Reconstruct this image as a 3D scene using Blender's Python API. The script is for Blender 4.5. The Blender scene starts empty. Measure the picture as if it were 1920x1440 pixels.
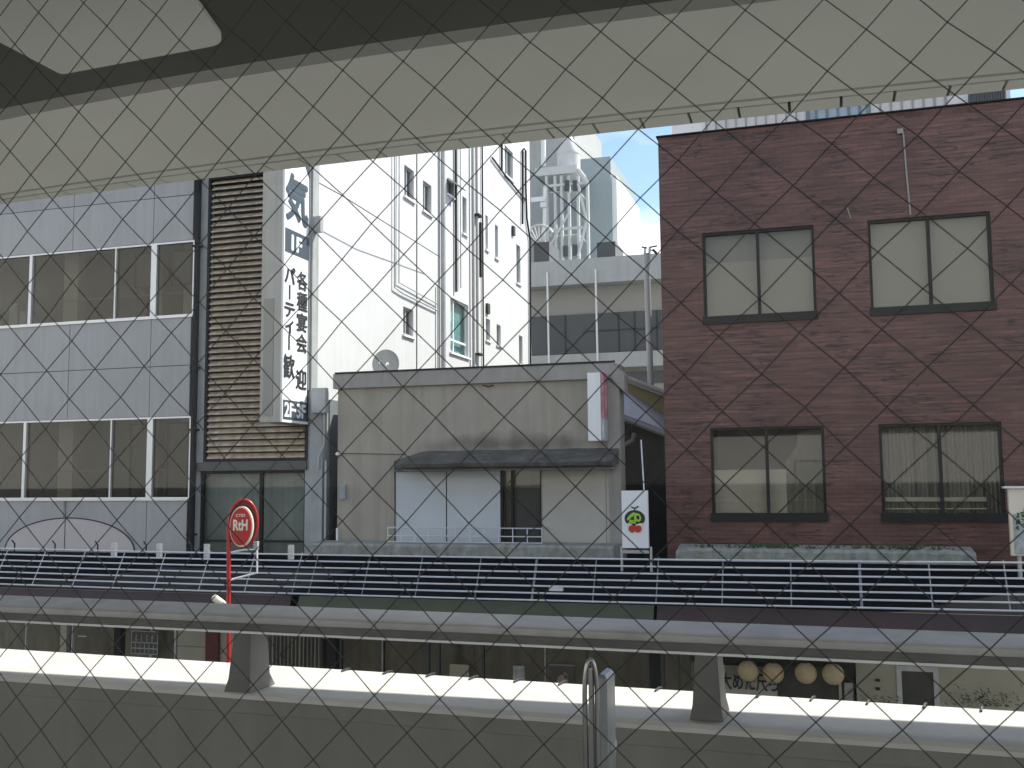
import bpy, math, random
from mathutils import Vector, Matrix
random.seed(7)
C = bpy.context.scene
rad = math.radians

# ------------------------------------------------------------ camera
F_PX, YAW, PIT, ROLL = 1900.0, rad(16.9), math.atan(180/1900), 0.0087
fw = Vector((-math.sin(YAW)*math.cos(PIT), math.cos(YAW)*math.cos(PIT), math.sin(PIT)))
r0 = Vector((math.cos(YAW), math.sin(YAW), 0)); u0 = r0.cross(fw)
cr = math.sqrt(1-ROLL*ROLL); RT = r0*cr-u0*ROLL; UP = u0*cr+r0*ROLL
cam = bpy.data.cameras.new('camera'); camo = bpy.data.objects.new('camera', cam)
C.collection.objects.link(camo); C.camera = camo
cam.sensor_width = 36; cam.lens = 36*F_PX/1920; cam.clip_start = .05; cam.clip_end = 3000
cam.dof.use_dof = True; cam.dof.focus_distance = 14; cam.dof.aperture_fstop = 42
camo.matrix_world = Matrix((RT, UP, -fw)).transposed().to_4x4()

# ------------------------------------------------------------ world, sun
SUN = Vector((1.1, 1.0, 1.68)).normalized()
w = bpy.data.worlds.new('World'); C.world = w; w.use_nodes = True
nt = w.node_tree; N = nt.nodes; L = nt.links
bg = N['Background']; bg.inputs[1].default_value = .12
sky = N.new('ShaderNodeTexSky'); sky.sky_type = 'NISHITA'; sky.sun_disc = False
sky.sun_elevation = math.asin(SUN.z); sky.sun_rotation = math.atan2(SUN.x, SUN.y)
sky.air_density = 1.0; sky.dust_density = .6; sky.ozone_density = 1.6
tc = N.new('ShaderNodeTexCoord'); mp = N.new('ShaderNodeMapping'); mp.inputs['Scale'].default_value = (1, 1, 2.6)
nz = N.new('ShaderNodeTexNoise'); nz.inputs['Scale'].default_value = 2.6; nz.inputs['Detail'].default_value = 7
cl = N.new('ShaderNodeValToRGB'); cl.color_ramp.elements[0].position = .50; cl.color_ramp.elements[1].position = .70
mx = N.new('ShaderNodeMixRGB'); mx.inputs[2].default_value = (8.6, 8.3, 7.9, 1)
L.new(tc.outputs['Generated'], mp.inputs[0]); L.new(mp.outputs[0], nz.inputs[0]); L.new(nz.outputs[0], cl.inputs[0])
sx = N.new('ShaderNodeSeparateXYZ'); L.new(tc.outputs['Generated'], sx.inputs[0])   # bank of white cloud low over the horizon
bank = N.new('ShaderNodeMapRange'); bank.inputs[1].default_value = .27; bank.inputs[2].default_value = .18; bank.interpolation_type = 'SMOOTHSTEP'
wob = N.new('ShaderNodeMath'); wob.operation = 'MULTIPLY_ADD'; wob.inputs[1].default_value = -.16; L.new(nz.outputs[0], wob.inputs[0]); L.new(sx.outputs[2], wob.inputs[2])
offs = N.new('ShaderNodeMath'); offs.operation = 'ADD'; offs.inputs[1].default_value = .08; L.new(wob.outputs[0], offs.inputs[0]); L.new(offs.outputs[0], bank.inputs[0])
mxx = N.new('ShaderNodeMath'); mxx.operation = 'MAXIMUM'; L.new(cl.outputs[0], mxx.inputs[0]); L.new(bank.outputs[0], mxx.inputs[1])
L.new(mxx.outputs[0], mx.inputs[0]); L.new(sky.outputs[0], mx.inputs[1]); L.new(mx.outputs[0], bg.inputs[0])
sl = bpy.data.lights.new('sun', 'SUN'); sl.energy = 4.2; sl.angle = rad(.5); sl.color = (1, .95, .87)
so = bpy.data.objects.new('sun', sl); C.collection.objects.link(so)
so.rotation_euler = SUN.to_track_quat('Z', 'Y').to_euler(); so.location = (10, 10, 30)
C.view_settings.view_transform = 'Standard'; C.view_settings.look = 'None'
C.view_settings.exposure = .92; C.view_settings.gamma = 1
C.render.engine = 'CYCLES'; C.cycles.use_denoising = True
C.cycles.max_bounces = 10; C.cycles.diffuse_bounces = 5; C.cycles.transparent_max_bounces = 16

# ------------------------------------------------------------ helpers
def ray(px, py): return fw + RT*((px-960)/F_PX) - UP*((py-720)/F_PX)
def PY(px, py, Y): d = ray(px, py); return d*(Y/d.y)     # where a sight line meets the plane y = Y (survey of the photo)
def PX(px, py, X): d = ray(px, py); return d*(X/d.x)
def PZ(px, py, Z): d = ray(px, py); return d*(Z/d.z)

class MB:
    def __init__(s): s.v = []; s.f = []
    def add(s, v, f):
        n = len(s.v); s.v += [tuple(p) for p in v]; s.f += [tuple(n+i for i in q) for q in f]; return s
    def box(s, x0, x1, y0, y1, z0, z1):
        if x0 > x1: x0, x1 = x1, x0
        if y0 > y1: y0, y1 = y1, y0
        if z0 > z1: z0, z1 = z1, z0
        return s.add([(x0,y0,z0),(x1,y0,z0),(x1,y1,z0),(x0,y1,z0),(x0,y0,z1),(x1,y0,z1),(x1,y1,z1),(x0,y1,z1)],
              [(0,3,2,1),(4,5,6,7),(0,1,5,4),(1,2,6,5),(2,3,7,6),(3,0,4,7)])
    def tube(s, pts, r, n=10, cap=True):
        pts = [Vector(p) for p in pts]; rs = r if isinstance(r, (list, tuple)) else [r]*len(pts)
        base = len(s.v); prev = None
        for i, p in enumerate(pts):
            a = pts[max(i-1, 0)]; b = pts[min(i+1, len(pts)-1)]; t = (b-a).normalized()
            if prev is None:
                h = Vector((0,0,1)) if abs(t.z) < .9 else Vector((1,0,0)); u = t.cross(h).normalized()
            else: u = (prev - t*prev.dot(t)).normalized()
            prev = u; q = t.cross(u)
            for k in range(n):
                an = 2*math.pi*k/n; s.v.append(tuple(p + (u*math.cos(an)+q*math.sin(an))*rs[i]))
        for i in range(len(pts)-1):
            for k in range(n):
                a = base+i*n+k; b = base+i*n+(k+1) % n; s.f.append((a, b, b+n, a+n))
        if cap:
            s.f.append(tuple(base+k for k in range(n))[::-1]); m = base+(len(pts)-1)*n; s.f.append(tuple(m+k for k in range(n)))
        return s
    def loft(s, rings, closed=True, cap=True):       # rings of equal length, joined one to the next
        base = len(s.v); n = len(rings[0])
        for rg in rings: s.v += [tuple(p) for p in rg]
        for i in range(len(rings)-1):
            for k in range(n if closed else n-1):
                a = base+i*n+k; b = base+i*n+(k+1) % n; s.f.append((a, b, b+n, a+n))
        if cap:
            s.f.append(tuple(base+k for k in range(n))[::-1]); m = base+(len(rings)-1)*n; s.f.append(tuple(m+k for k in range(n)))
        return s
    def prism(s, poly, d):                            # planar polygon extruded along vector d
        d = Vector(d); return s.loft([[Vector(p) for p in poly], [Vector(p)+d for p in poly]])

ORG = {}
def build(name, mb, mat, parent=None, origin=None, smooth=False):
    o3 = ORG.get(parent.name) if parent else Vector(origin) if origin else Vector(mb.v[0])
    me = bpy.data.meshes.new(name)
    me.from_pydata([tuple(Vector(v)-o3) for v in mb.v], [], mb.f); me.update()
    import bmesh
    bm = bmesh.new(); bm.from_mesh(me); bmesh.ops.recalc_face_normals(bm, faces=bm.faces); bm.to_mesh(me); bm.free()
    if smooth:
        for p in me.polygons: p.use_smooth = True
        if hasattr(me, 'set_sharp_from_angle'): me.set_sharp_from_angle(angle=rad(40))
    me.materials.append(mat)
    o = bpy.data.objects.new(name, me); C.collection.objects.link(o)
    if parent: o.parent = parent
    else: o.location = o3
    ORG[o.name] = o3
    return o
def thing(name, label, cat, loc, group=None):
    o = bpy.data.objects.new(name, None); o.empty_display_size = .2; C.collection.objects.link(o); o.location = loc
    ORG[o.name] = Vector(loc); return tag(o, label, cat, group)
def tag(o, label, cat, group=None, kind=None):
    o['label'] = label; o['category'] = cat
    if group: o['group'] = group
    if kind: o['kind'] = kind
    return o
def struct(o): o['kind'] = 'structure'; return o
def copy_tree(o, parent=None, offset=(0,0,0)):
    c = o.copy(); C.collection.objects.link(c)
    if parent: c.parent = parent
    else: c.location = o.location + Vector(offset)
    ORG[c.name] = ORG[o.name]
    for ch in list(o.children): copy_tree(ch, c)
    return c

# ------------------------------------------------------------ materials
def M(name, col, rough=.7, metal=0, var=.12, scale=3.0, stretch=(1,1,1), spec=.5, bump=0., bscale=60, streak=0., detail=5):
    m = bpy.data.materials.new(name); m.use_nodes = True; t = m.node_tree; n = t.nodes; l = t.links
    b = n['Principled BSDF']; b.inputs['Roughness'].default_value = rough; b.inputs['Metallic'].default_value = metal
    b.inputs['Specular IOR Level'].default_value = spec
    g = n.new('ShaderNodeNewGeometry'); mp = n.new('ShaderNodeMapping'); mp.inputs['Scale'].default_value = stretch
    l.new(g.outputs['Position'], mp.inputs[0])
    z = n.new('ShaderNodeTexNoise'); z.inputs['Scale'].default_value = scale; z.inputs['Detail'].default_value = detail; z.inputs['Roughness'].default_value = .6
    l.new(mp.outputs[0], z.inputs[0])
    r = n.new('ShaderNodeValToRGB'); e = r.color_ramp.elements
    e[0].position = .3; e[1].position = .7
    e[0].color = tuple(c*(1-var) for c in col)+(1,); e[1].color = tuple(min(1, c*(1+var)) for c in col)+(1,)
    l.new(z.outputs[0], r.inputs[0]); out = r.outputs[0]
    if streak:                                        # rain streaks: noise drawn out vertically
        m2 = n.new('ShaderNodeMapping'); m2.inputs['Scale'].default_value = (7, 7, .35); l.new(g.outputs['Position'], m2.inputs[0])
        z2 = n.new('ShaderNodeTexNoise'); z2.inputs['Scale'].default_value = 1.4; z2.inputs['Detail'].default_value = 6; l.new(m2.outputs[0], z2.inputs[0])
        r2 = n.new('ShaderNodeValToRGB'); r2.color_ramp.elements[0].position = .35; r2.color_ramp.elements[1].position = .62
        k = 1-streak; r2.color_ramp.elements[0].color = (k, k, k*.97, 1); r2.color_ramp.elements[1].color = (1, 1, 1, 1)
        l.new(z2.outputs[0], r2.inputs[0])
        x = n.new('ShaderNodeMixRGB'); x.blend_type = 'MULTIPLY'; x.inputs[0].default_value = 1
        l.new(out, x.inputs[1]); l.new(r2.outputs[0], x.inputs[2]); out = x.outputs[0]
    l.new(out, b.inputs['Base Color'])
    if bump:
        z3 = n.new('ShaderNodeTexNoise'); z3.inputs['Scale'].default_value = bscale; z3.inputs['Detail'].default_value = 4; l.new(g.outputs['Position'], z3.inputs[0])
        bp = n.new('ShaderNodeBump'); bp.inputs['Strength'].default_value = bump; bp.inputs['Distance'].default_value = .01
        l.new(z3.outputs[0], bp.inputs['Height']); l.new(bp.outputs[0], b.inputs['Normal'])
    return m
def glass(name, tint=(.75,.8,.8), refl=.12, rough=.02, dark=0.):
    m = bpy.data.materials.new(name); m.use_nodes = True; t = m.node_tree; n = t.nodes; l = t.links
    n.remove(n['Principled BSDF']); out = n['Material Output']
    a = n.new('ShaderNodeBsdfTransparent'); a.inputs[0].default_value = tint+(1,)
    g = n.new('ShaderNodeBsdfGlossy'); g.inputs['Roughness'].default_value = rough; g.inputs[0].default_value = (1,1,1,1)
    lw = n.new('ShaderNodeLayerWeight'); lw.inputs[0].default_value = .5     # same reflectance from both faces of the pane
    pw = n.new('ShaderNodeMath'); pw.operation = 'POWER'; pw.inputs[1].default_value = 4; l.new(lw.outputs['Facing'], pw.inputs[0])
    fr = n.new('ShaderNodeMath'); fr.operation = 'MULTIPLY_ADD'; fr.inputs[1].default_value = .8; fr.inputs[2].default_value = refl*.16; l.new(pw.outputs[0], fr.inputs[0])
    x = n.new('ShaderNodeMixShader'); l.new(fr.outputs[0], x.inputs[0]); l.new(a.outputs[0], x.inputs[1]); l.new(g.outputs[0], x.inputs[2])
    l.new(x.outputs[0], out.inputs[0]); return m
def brick_mat():
    m = bpy.data.materials.new('brown_tile'); m.use_nodes = True; t = m.node_tree; n = t.nodes; l = t.links; b = n['Principled BSDF']
    g = n.new('ShaderNodeNewGeometry'); sp = n.new('ShaderNodeSeparateXYZ'); l.new(g.outputs['Position'], sp.inputs[0])
    ad = n.new('ShaderNodeMath'); ad.operation = 'ADD'; l.new(sp.outputs[0], ad.inputs[0]); l.new(sp.outputs[1], ad.inputs[1])
    cb = n.new('ShaderNodeCombineXYZ'); l.new(ad.outputs[0], cb.inputs[0]); l.new(sp.outputs[2], cb.inputs[1])
    bt = n.new('ShaderNodeTexBrick'); bt.inputs['Scale'].default_value = 1; bt.inputs['Brick Width'].default_value = .24; bt.inputs['Row Height'].default_value = .066
    bt.inputs['Mortar Size'].default_value = .0045; bt.inputs['Mortar Smooth'].default_value = .3; bt.inputs['Bias'].default_value = -.1
    bt.inputs['Color1'].default_value = (.152,.070,.056,1); bt.inputs['Color2'].default_value = (.112,.053,.044,1); bt.inputs['Mortar'].default_value = (.062,.037,.034,1)
    l.new(cb.outputs[0], bt.inputs[0])
    mp = n.new('ShaderNodeMapping'); mp.inputs['Scale'].default_value = (.6, 9, 1); l.new(cb.outputs[0], mp.inputs[0])
    z = n.new('ShaderNodeTexNoise'); z.inputs['Scale'].default_value = 1.7; z.inputs['Detail'].default_value = 9; z.inputs['Roughness'].default_value = .65; l.new(mp.outputs[0], z.inputs[0])
    r = n.new('ShaderNodeValToRGB'); r.color_ramp.elements[0].position = .33; r.color_ramp.elements[1].position = .68
    r.color_ramp.elements[0].color = (.58,.56,.56,1); r.color_ramp.elements[1].color = (1.35,1.3,1.3,1); l.new(z.outputs[0], r.inputs[0])
    x = n.new('ShaderNodeMixRGB'); x.blend_type = 'MULTIPLY'; x.inputs[0].default_value = 1; l.new(bt.outputs[0], x.inputs[1]); l.new(r.outputs[0], x.inputs[2])
    # broad blotches of age, scattered over the whole wall
    z2 = n.new('ShaderNodeTexNoise'); z2.inputs['Scale'].default_value = .8; z2.inputs['Detail'].default_value = 6; l.new(cb.outputs[0], z2.inputs[0])
    r2 = n.new('ShaderNodeValToRGB'); r2.color_ramp.elements[0].position = .35; r2.color_ramp.elements[1].position = .65
    r2.color_ramp.elements[0].color = (.8,.78,.76,1); r2.color_ramp.elements[1].color = (1.08,1.08,1.1,1); l.new(z2.outputs[0], r2.inputs[0])
    x2 = n.new('ShaderNodeMixRGB'); x2.blend_type = 'MULTIPLY'; x2.inputs[0].default_value = 1; l.new(x.outputs[0], x2.inputs[1]); l.new(r2.outputs[0], x2.inputs[2])
    # thin cracks: long dark lines with gaps
    mc = n.new('ShaderNodeMapping'); mc.inputs['Scale'].default_value = (.55, 5.5, 1); l.new(cb.outputs[0], mc.inputs[0])
    zc = n.new('ShaderNodeTexNoise'); zc.inputs['Scale'].default_value = 2.2; zc.inputs['Detail'].default_value = 3; l.new(mc.outputs[0], zc.inputs[0])
    s1 = n.new('ShaderNodeMath'); s1.operation = 'SUBTRACT'; s1.inputs[1].default_value = .5; l.new(zc.outputs[0], s1.inputs[0])
    s2 = n.new('ShaderNodeMath'); s2.operation = 'ABSOLUTE'; l.new(s1.outputs[0], s2.inputs[0])
    rc = n.new('ShaderNodeValToRGB'); rc.color_ramp.elements[0].position = 0; rc.color_ramp.elements[1].position = .034
    rc.color_ramp.elements[0].color = (.25,.25,.25,1); rc.color_ramp.elements[1].color = (1,1,1,1); l.new(s2.outputs[0], rc.inputs[0])
    zg = n.new('ShaderNodeTexNoise'); zg.inputs['Scale'].default_value = 1.1; l.new(cb.outputs[0], zg.inputs[0])
    rg = n.new('ShaderNodeValToRGB'); rg.color_ramp.elements[0].position = .44; rg.color_ramp.elements[1].position = .54; l.new(zg.outputs[0], rg.inputs[0])
    x3 = n.new('ShaderNodeMixRGB'); x3.blend_type = 'MULTIPLY'; l.new(rg.outputs[0], x3.inputs[0]); l.new(x2.outputs[0], x3.inputs[1]); l.new(rc.outputs[0], x3.inputs[2])
    l.new(x3.outputs[0], b.inputs['Base Color']); b.inputs['Roughness'].default_value = .55
    bp = n.new('ShaderNodeBump'); bp.inputs['Strength'].default_value = .5; bp.inputs['Distance'].default_value = .01
    l.new(z.outputs[0], bp.inputs['Height']); l.new(bp.outputs[0], b.inputs['Normal'])
    return m

m_panel = M('pale_panel', (.36,.365,.375), .45, var=.05, scale=1.2, streak=.08)
m_backing = M('joint_dark', (.03,.03,.035), .8)
m_alu = M('aluminium', (.62,.63,.64), .35, .5, var=.05)
m_white = M('white_paint', (.78,.79,.80), .5, var=.03, scale=1.5, streak=.05)
m_whitewall = M('white_render', (.58,.59,.615), .7, var=.03, scale=.8, streak=.05)
m_darkpipe = M('dark_pipe', (.022,.023,.025), .75, spec=.2)
m_greypipe = M('grey_pipe', (.42,.44,.46), .45, streak=.1)
m_post = M('galvanised', (.42,.44,.46), .4, .6, var=.12, scale=20)
m_beigebox = M('sign_side', (.42,.41,.37), .5, var=.06, streak=.12)
m_beigebox2 = M('sign_side_patch', (.29,.28,.25), .5, var=.06)
m_slat = M('louvre_slat', (.52,.42,.31), .6, var=.3, scale=5, stretch=(1,1,6), streak=.35)
m_colgrey = M('grey_column', (.34,.36,.37), .6, streak=.15)
m_blue = M('blue_grey_wall', (.18,.21,.24), .6, streak=.15)
m_lintel = M('dark_lintel', (.07,.08,.08), .5)
m_beige = M('beige_render', (.355,.325,.28), .85, var=.08, scale=1.3, streak=.12, bump=.3)
def blotch(m, c, sx_, sz_, dark=.35):
    t = m.node_tree; n = t.nodes; l = t.links; b = n['Principled BSDF']; src = b.inputs['Base Color'].links[0].from_socket
    g = n.new('ShaderNodeNewGeometry'); v = n.new('ShaderNodeVectorMath'); v.operation = 'SUBTRACT'; v.inputs[1].default_value = c; l.new(g.outputs['Position'], v.inputs[0])
    k = n.new('ShaderNodeVectorMath'); k.operation = 'MULTIPLY'; k.inputs[1].default_value = (1/sx_, 0, 1/sz_); l.new(v.outputs[0], k.inputs[0])
    d = n.new('ShaderNodeVectorMath'); d.operation = 'LENGTH'; l.new(k.outputs[0], d.inputs[0])
    z = n.new('ShaderNodeTexNoise'); z.inputs['Scale'].default_value = 2.4; z.inputs['Detail'].default_value = 8; l.new(g.outputs['Position'], z.inputs[0])
    a = n.new('ShaderNodeMath'); a.operation = 'MULTIPLY_ADD'; a.inputs[1].default_value = 1.6; l.new(z.outputs[0], a.inputs[0]); l.new(d.outputs['Value'], a.inputs[2])
    r = n.new('ShaderNodeMapRange'); r.inputs[1].default_value = 1.0; r.inputs[2].default_value = 1.9; r.inputs[3].default_value = dark; r.inputs[4].default_value = 1; l.new(a.outputs[0], r.inputs[0])
    x = n.new('ShaderNodeVectorMath'); x.operation = 'SCALE'; l.new(src, x.inputs[0]); l.new(r.outputs[0], x.inputs['Scale']); l.new(x.outputs[0], b.inputs['Base Color'])
blotch(m_beige, (-5.3, 17, .62), 1.9, .22, .42)
m_beigecap = M('parapet_metal', (.30,.29,.27), .6, var=.1, scale=2, streak=.1)
m_beigelite = M('beige_light', (.44,.42,.38), .85, var=.06)
m_panelw = M('shutter_white', (.50,.54,.58), .5, var=.05, scale=.9)
m_eave = M('mossy_eave', (.085,.083,.078), .95, var=.4, scale=3, streak=.3, bump=.4)
m_eavelow = M('eave_under', (.24,.24,.22), .8, var=.1)
m_conc = M('concrete_ledge', (.30,.31,.28), .9, var=.25, scale=7, bump=.8, streak=.2)
m_dark = M('dark_interior', (.035,.035,.03), .8, var=.4, scale=1.5)
m_dark2 = M('dark_frame', (.022,.022,.020), .6, spec=.25)
m_blind = M('grey_blind', (.28,.28,.26), .8, var=.05, scale=1.2)
m_curtain = M('curtain', (.27,.26,.23), .9, var=.15, scale=2, stretch=(9,1,.1))
m_curtain2 = M('ochre_curtain', (.42,.40,.33), .9, var=.08)
m_brown = M('brown_curtain', (.17,.16,.135), .9, var=.1)
m_slate = M('canopy_sheet', (.007,.008,.010), .9, var=.5, scale=2, spec=.03)
m_rail = M('rail_metal', (.58,.60,.64), .35, .1, var=.08, scale=8)
m_maroon = M('maroon_fascia', (.042,.026,.027), .6, var=.2, scale=2)
m_green = M('green_fascia', (.058,.07,.045), .6, var=.2, scale=2)
m_asph = M('asphalt', (.09,.09,.088), .9, var=.2, scale=8)
m_road2 = M('deck_asphalt', (.16,.16,.155), .9, var=.2, scale=8)
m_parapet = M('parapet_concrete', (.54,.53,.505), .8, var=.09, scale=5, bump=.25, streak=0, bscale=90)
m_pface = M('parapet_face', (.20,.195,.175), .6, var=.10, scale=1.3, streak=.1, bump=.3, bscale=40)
m_beam = M('beam_paint', (.40,.39,.385), .5, .05, var=.16, scale=9, bump=.1, bscale=120)
m_beampost = M('post_paint', (.12,.118,.11), .6, var=.2, scale=8)
m_soffit = M('soffit_paint', (.80,.80,.73), .75, var=.06, scale=.9, bump=.15, bscale=30)
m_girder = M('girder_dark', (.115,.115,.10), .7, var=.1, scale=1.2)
m_haunch = M('haunch_grey', (.40,.39,.36), .7, var=.06)
m_red = M('red_enamel', (.46,.022,.02), .3, var=.05)
m_reddark = M('dark_red', (.12,.012,.014), .5)
m_cream = M('cream_enamel', (.78,.70,.56), .4, var=.03)
m_signwhite = M('sign_face', (.80,.82,.84), .4, var=.015)
m_signblue = M('sign_slate', (.055,.075,.10), .4, var=.04)
m_ink = M('ink', (.02,.024,.03), .5)
m_greypaint = M('far_grey', (.40,.415,.415), .7, var=.05, streak=.08)
m_fargrey = M('far_beige', (.30,.29,.265), .8, var=.04)
m_farband = M('far_window_band', (.06,.065,.07), .4, var=.1)
m_tank = M('tank_white', (.55,.565,.56), .5, var=.04)
m_ochre = M('ochre_wall', (.27,.22,.115), .85, var=.1, scale=2)
m_roofmetal = M('roof_metal', (.26,.27,.32), .4, .3, var=.1)
m_tin = M('dark_tin', (.045,.044,.042), .6, var=.2, streak=.2)
m_shopdark = M('shop_dark', (.07,.072,.066), .35, var=.4, scale=2)
m_shopgrey = M('shop_grey', (.20,.20,.19), .7, var=.15, scale=2)
m_shopbeige = M('shop_beige', (.44,.43,.36), .8, var=.1, scale=2)
m_lantern = M('lantern_paper', (.62,.50,.33), .8, var=.08, scale=9)
m_leafgreen = M('leaf_green', (.05,.085,.03), .7, var=.4, scale=30)
m_lime = M('lime', (.35,.62,.05), .5, var=.2, scale=40)
m_wire = M('wire', (.05,.048,.043), .45, .3)
m_chrome = M('stainless', (.36,.355,.34), .28, .85, var=.05)
m_poster = M('poster_pale', (.40,.42,.43), .6, var=.3, scale=12)
m_pink = M('pink_panel', (.50,.46,.46), .5, var=.04)
m_pinkside = M('pink_print', (.46,.20,.24), .5, var=.4, scale=4)
m_tile = brick_mat()
g_window = glass('window_glass', (.90,.89,.86), .13)
g_shop = glass('shop_glass', (.84,.86,.83), .08)
g_blue = glass('teal_glass', (.8,.9,.9), .25)
m_shopback = M('shop_back', (.55,.54,.49), .8, var=.35, scale=1.6, stretch=(2,1,.5))
m_upright = M('upright_metal', (.17,.19,.22), .5, .1, var=.2, scale=10)
m_tealroom = M('teal_room', (.42,.55,.55), .7, var=.1)
g_wired = glass('wired_glass', (.97,.98,.965), .02, .0)
g_dark = glass('dark_glass', (.72,.71,.67), .13)

def wall_grid(mb, x0, x1, z0, z1, holes, y, depth=.16, gap=None):
    """front face of a wall at y with rectangular holes (xa,xb,za,zb) and their reveals"""
    xs = sorted({x0, x1, *[h[0] for h in holes], *[h[1] for h in holes]}); zs = sorted({z0, z1, *[h[2] for h in holes], *[h[3] for h in holes]})
    for i in range(len(xs)-1):
        for j in range(len(zs)-1):
            cx = (xs[i]+xs[i+1])/2; cz = (zs[j]+zs[j+1])/2
            if any(h[0] < cx < h[1] and h[2] < cz < h[3] for h in holes): continue
            mb.add([(xs[i],y,zs[j]),(xs[i+1],y,zs[j]),(xs[i+1],y,zs[j+1]),(xs[i],y,zs[j+1])], [(0,1,2,3)])
    for a, b, c, d in holes:
        mb.add([(a,y,c),(b,y,c),(b,y,d),(a,y,d),(a,y+depth,c),(b,y+depth,c),(b,y+depth,d),(a,y+depth,d)], [(0,4,5,1),(1,5,6,2),(2,6,7,3),(3,7,4,0)])
    return mb
def shell(mb, x0, x1, y0, y1, z0, z1):   # the other walls and roof behind a wall_grid front
    return mb.add([(x0,y0,z0),(x1,y0,z0),(x1,y1,z0),(x0,y1,z0),(x0,y0,z1),(x1,y0,z1),(x1,y1,z1),(x0,y1,z1)], [(0,4,7,3),(1,2,6,5),(3,7,6,2),(4,5,6,7)])
def rect(tl, br, Y):
    a = PY(*tl, Y); b = PY(*br, Y); return (a.x, b.x, b.z, a.z)
def frame_mb(x0, x1, z0, z1, y, t=.05, d=.06, mb=None):
    mb = mb or MB()
    mb.box(x0, x0+t, y, y+d, z0, z1); mb.box(x1-t, x1, y, y+d, z0, z1)
    mb.box(x0+t, x1-t, y, y+d, z1-t, z1); mb.box(x0+t, x1-t, y, y+d, z0, z0+t); return mb

FONT = None
def text_mb(s, size, bold=0.0, depth=.004, sx=1.0):
    """flat lettering as mesh data: list of verts (x right, y up) plus faces, thickened by depth"""
    cu = bpy.data.curves.new('lettering', 'FONT'); cu.body = s; cu.size = size; cu.offset = bold; cu.extrude = depth/2
    cu.align_x = 'CENTER'; cu.align_y = 'CENTER'
    o = bpy.data.objects.new('lettering', cu); C.collection.objects.link(o)
    bpy.context.view_layer.update(); dg = bpy.context.evaluated_depsgraph_get(); ev = o.evaluated_get(dg); me = ev.to_mesh()
    vs = [Vector(v.co) for v in me.vertices]; fs = [tuple(p.vertices) for p in me.polygons]; ev.to_mesh_clear()
    bpy.data.objects.remove(o); bpy.data.curves.remove(cu)
    xs = [v.x for v in vs]; ys = [v.y for v in vs]; cx = (min(xs)+max(xs))/2; cy = (min(ys)+max(ys))/2
    return [Vector(((v.x-cx)*sx, v.y-cy, v.z)) for v in vs], fs, (max(xs)-min(xs))*sx, max(ys)-min(ys)
def put_text(mb, s, center, right, up, size=None, w=None, h=None, bold=0.0, depth=.006):
    vs, fs, tw, th = text_mb(s, 1.0, 0)
    kx = (w/tw) if w else size; ky = (h/th) if h else (kx if w else size)
    right = Vector(right); up = Vector(up); nn = right.cross(up); c = Vector(center)
    offs = [(0,0)] if not bold else [(math.cos(a)*bold*kx, math.sin(a)*bold*ky) for a in [k*math.pi/4 for k in range(8)]]+[(0,0)]
    for q, (ox_, oy_) in enumerate(offs):       # heavier strokes: the same glyph struck again a hair beside and behind
        mb.add([c + right*(v.x*kx+ox_) + up*(v.y*ky+oy_) + nn*(v.z/.002*depth/2 - q*.0003) for v in vs], fs)
    return mb

# ============================================================ ground
GZ = -5.0
o = build('street', MB().box(-900, 900, -900, 1500, GZ-.3, GZ), m_asph, origin=(0,0,GZ)); struct(o)
o = build('pavement', MB().box(-60, 60, 13.4, 16.99, GZ+.004, GZ+.13), m_conc, origin=(0,13.4,GZ)); struct(o)
o = build('lower_roadway', MB().box(-30, 30, -9, 2.70, -2.1, -1.7), m_road2, origin=(0,0,-1.7)); struct(o)

# ============================================================ left office building
FY = 17.0
XL0, XL1 = -20.0, -11.72
office = thing('office_building', 'pale grey panelled office building with two rows of dark ribbon windows', 'building', (-14, FY, GZ))
ups = [PY(0,484,FY).z, PY(360,449,FY).z]; z_ut = sum(ups)/2; z_ub = (PY(0,614,FY).z+PY(360,592,FY).z)/2
z_lt = (PY(0,792,FY).z+PY(356,779,FY).z)/2; z_lb = PY(180,936,FY).z
wxr = PY(361,700,FY).x
hu = (XL0+.4, wxr, z_ub, z_ut); hl = (XL0+.4, wxr, z_lb, z_lt)
build('wall', shell(wall_grid(MB(), XL0, XL1, GZ, 9.2, [hu, hl], FY+.02, .1), XL0, XL1, FY+.02, FY+8, GZ, 9.2), m_backing, office)
z_j = [9.2, PY(180,384,FY).z, z_ut+.0, z_ub, PY(180,693,FY).z, z_lt, z_lb, PY(180,1040,FY).z-.5]
vx = [XL0, PY(139,420,FY).x-2*2.02, PY(139,420,FY).x-2.02, PY(139,420,FY).x, PY(290,400,FY).x, XL1]
g = .007; mb = MB()
for (za, zb) in ((z_j[1], z_j[0]), (z_ut, z_j[1]), (z_j[4], z_ub), (z_lt, z_j[4]), (z_j[7], z_lb)):
    for i in range(len(vx)-1): build('cladding_panel', MB().box(vx[i]+g, vx[i+1]-g, FY-.02, FY+.017, za+g, zb-g), m_panel, office)
build('lower_wall', MB().box(XL0, XL1, FY-.01, FY+.017, GZ, z_j[7]-.02), m_backing, office)
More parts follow.
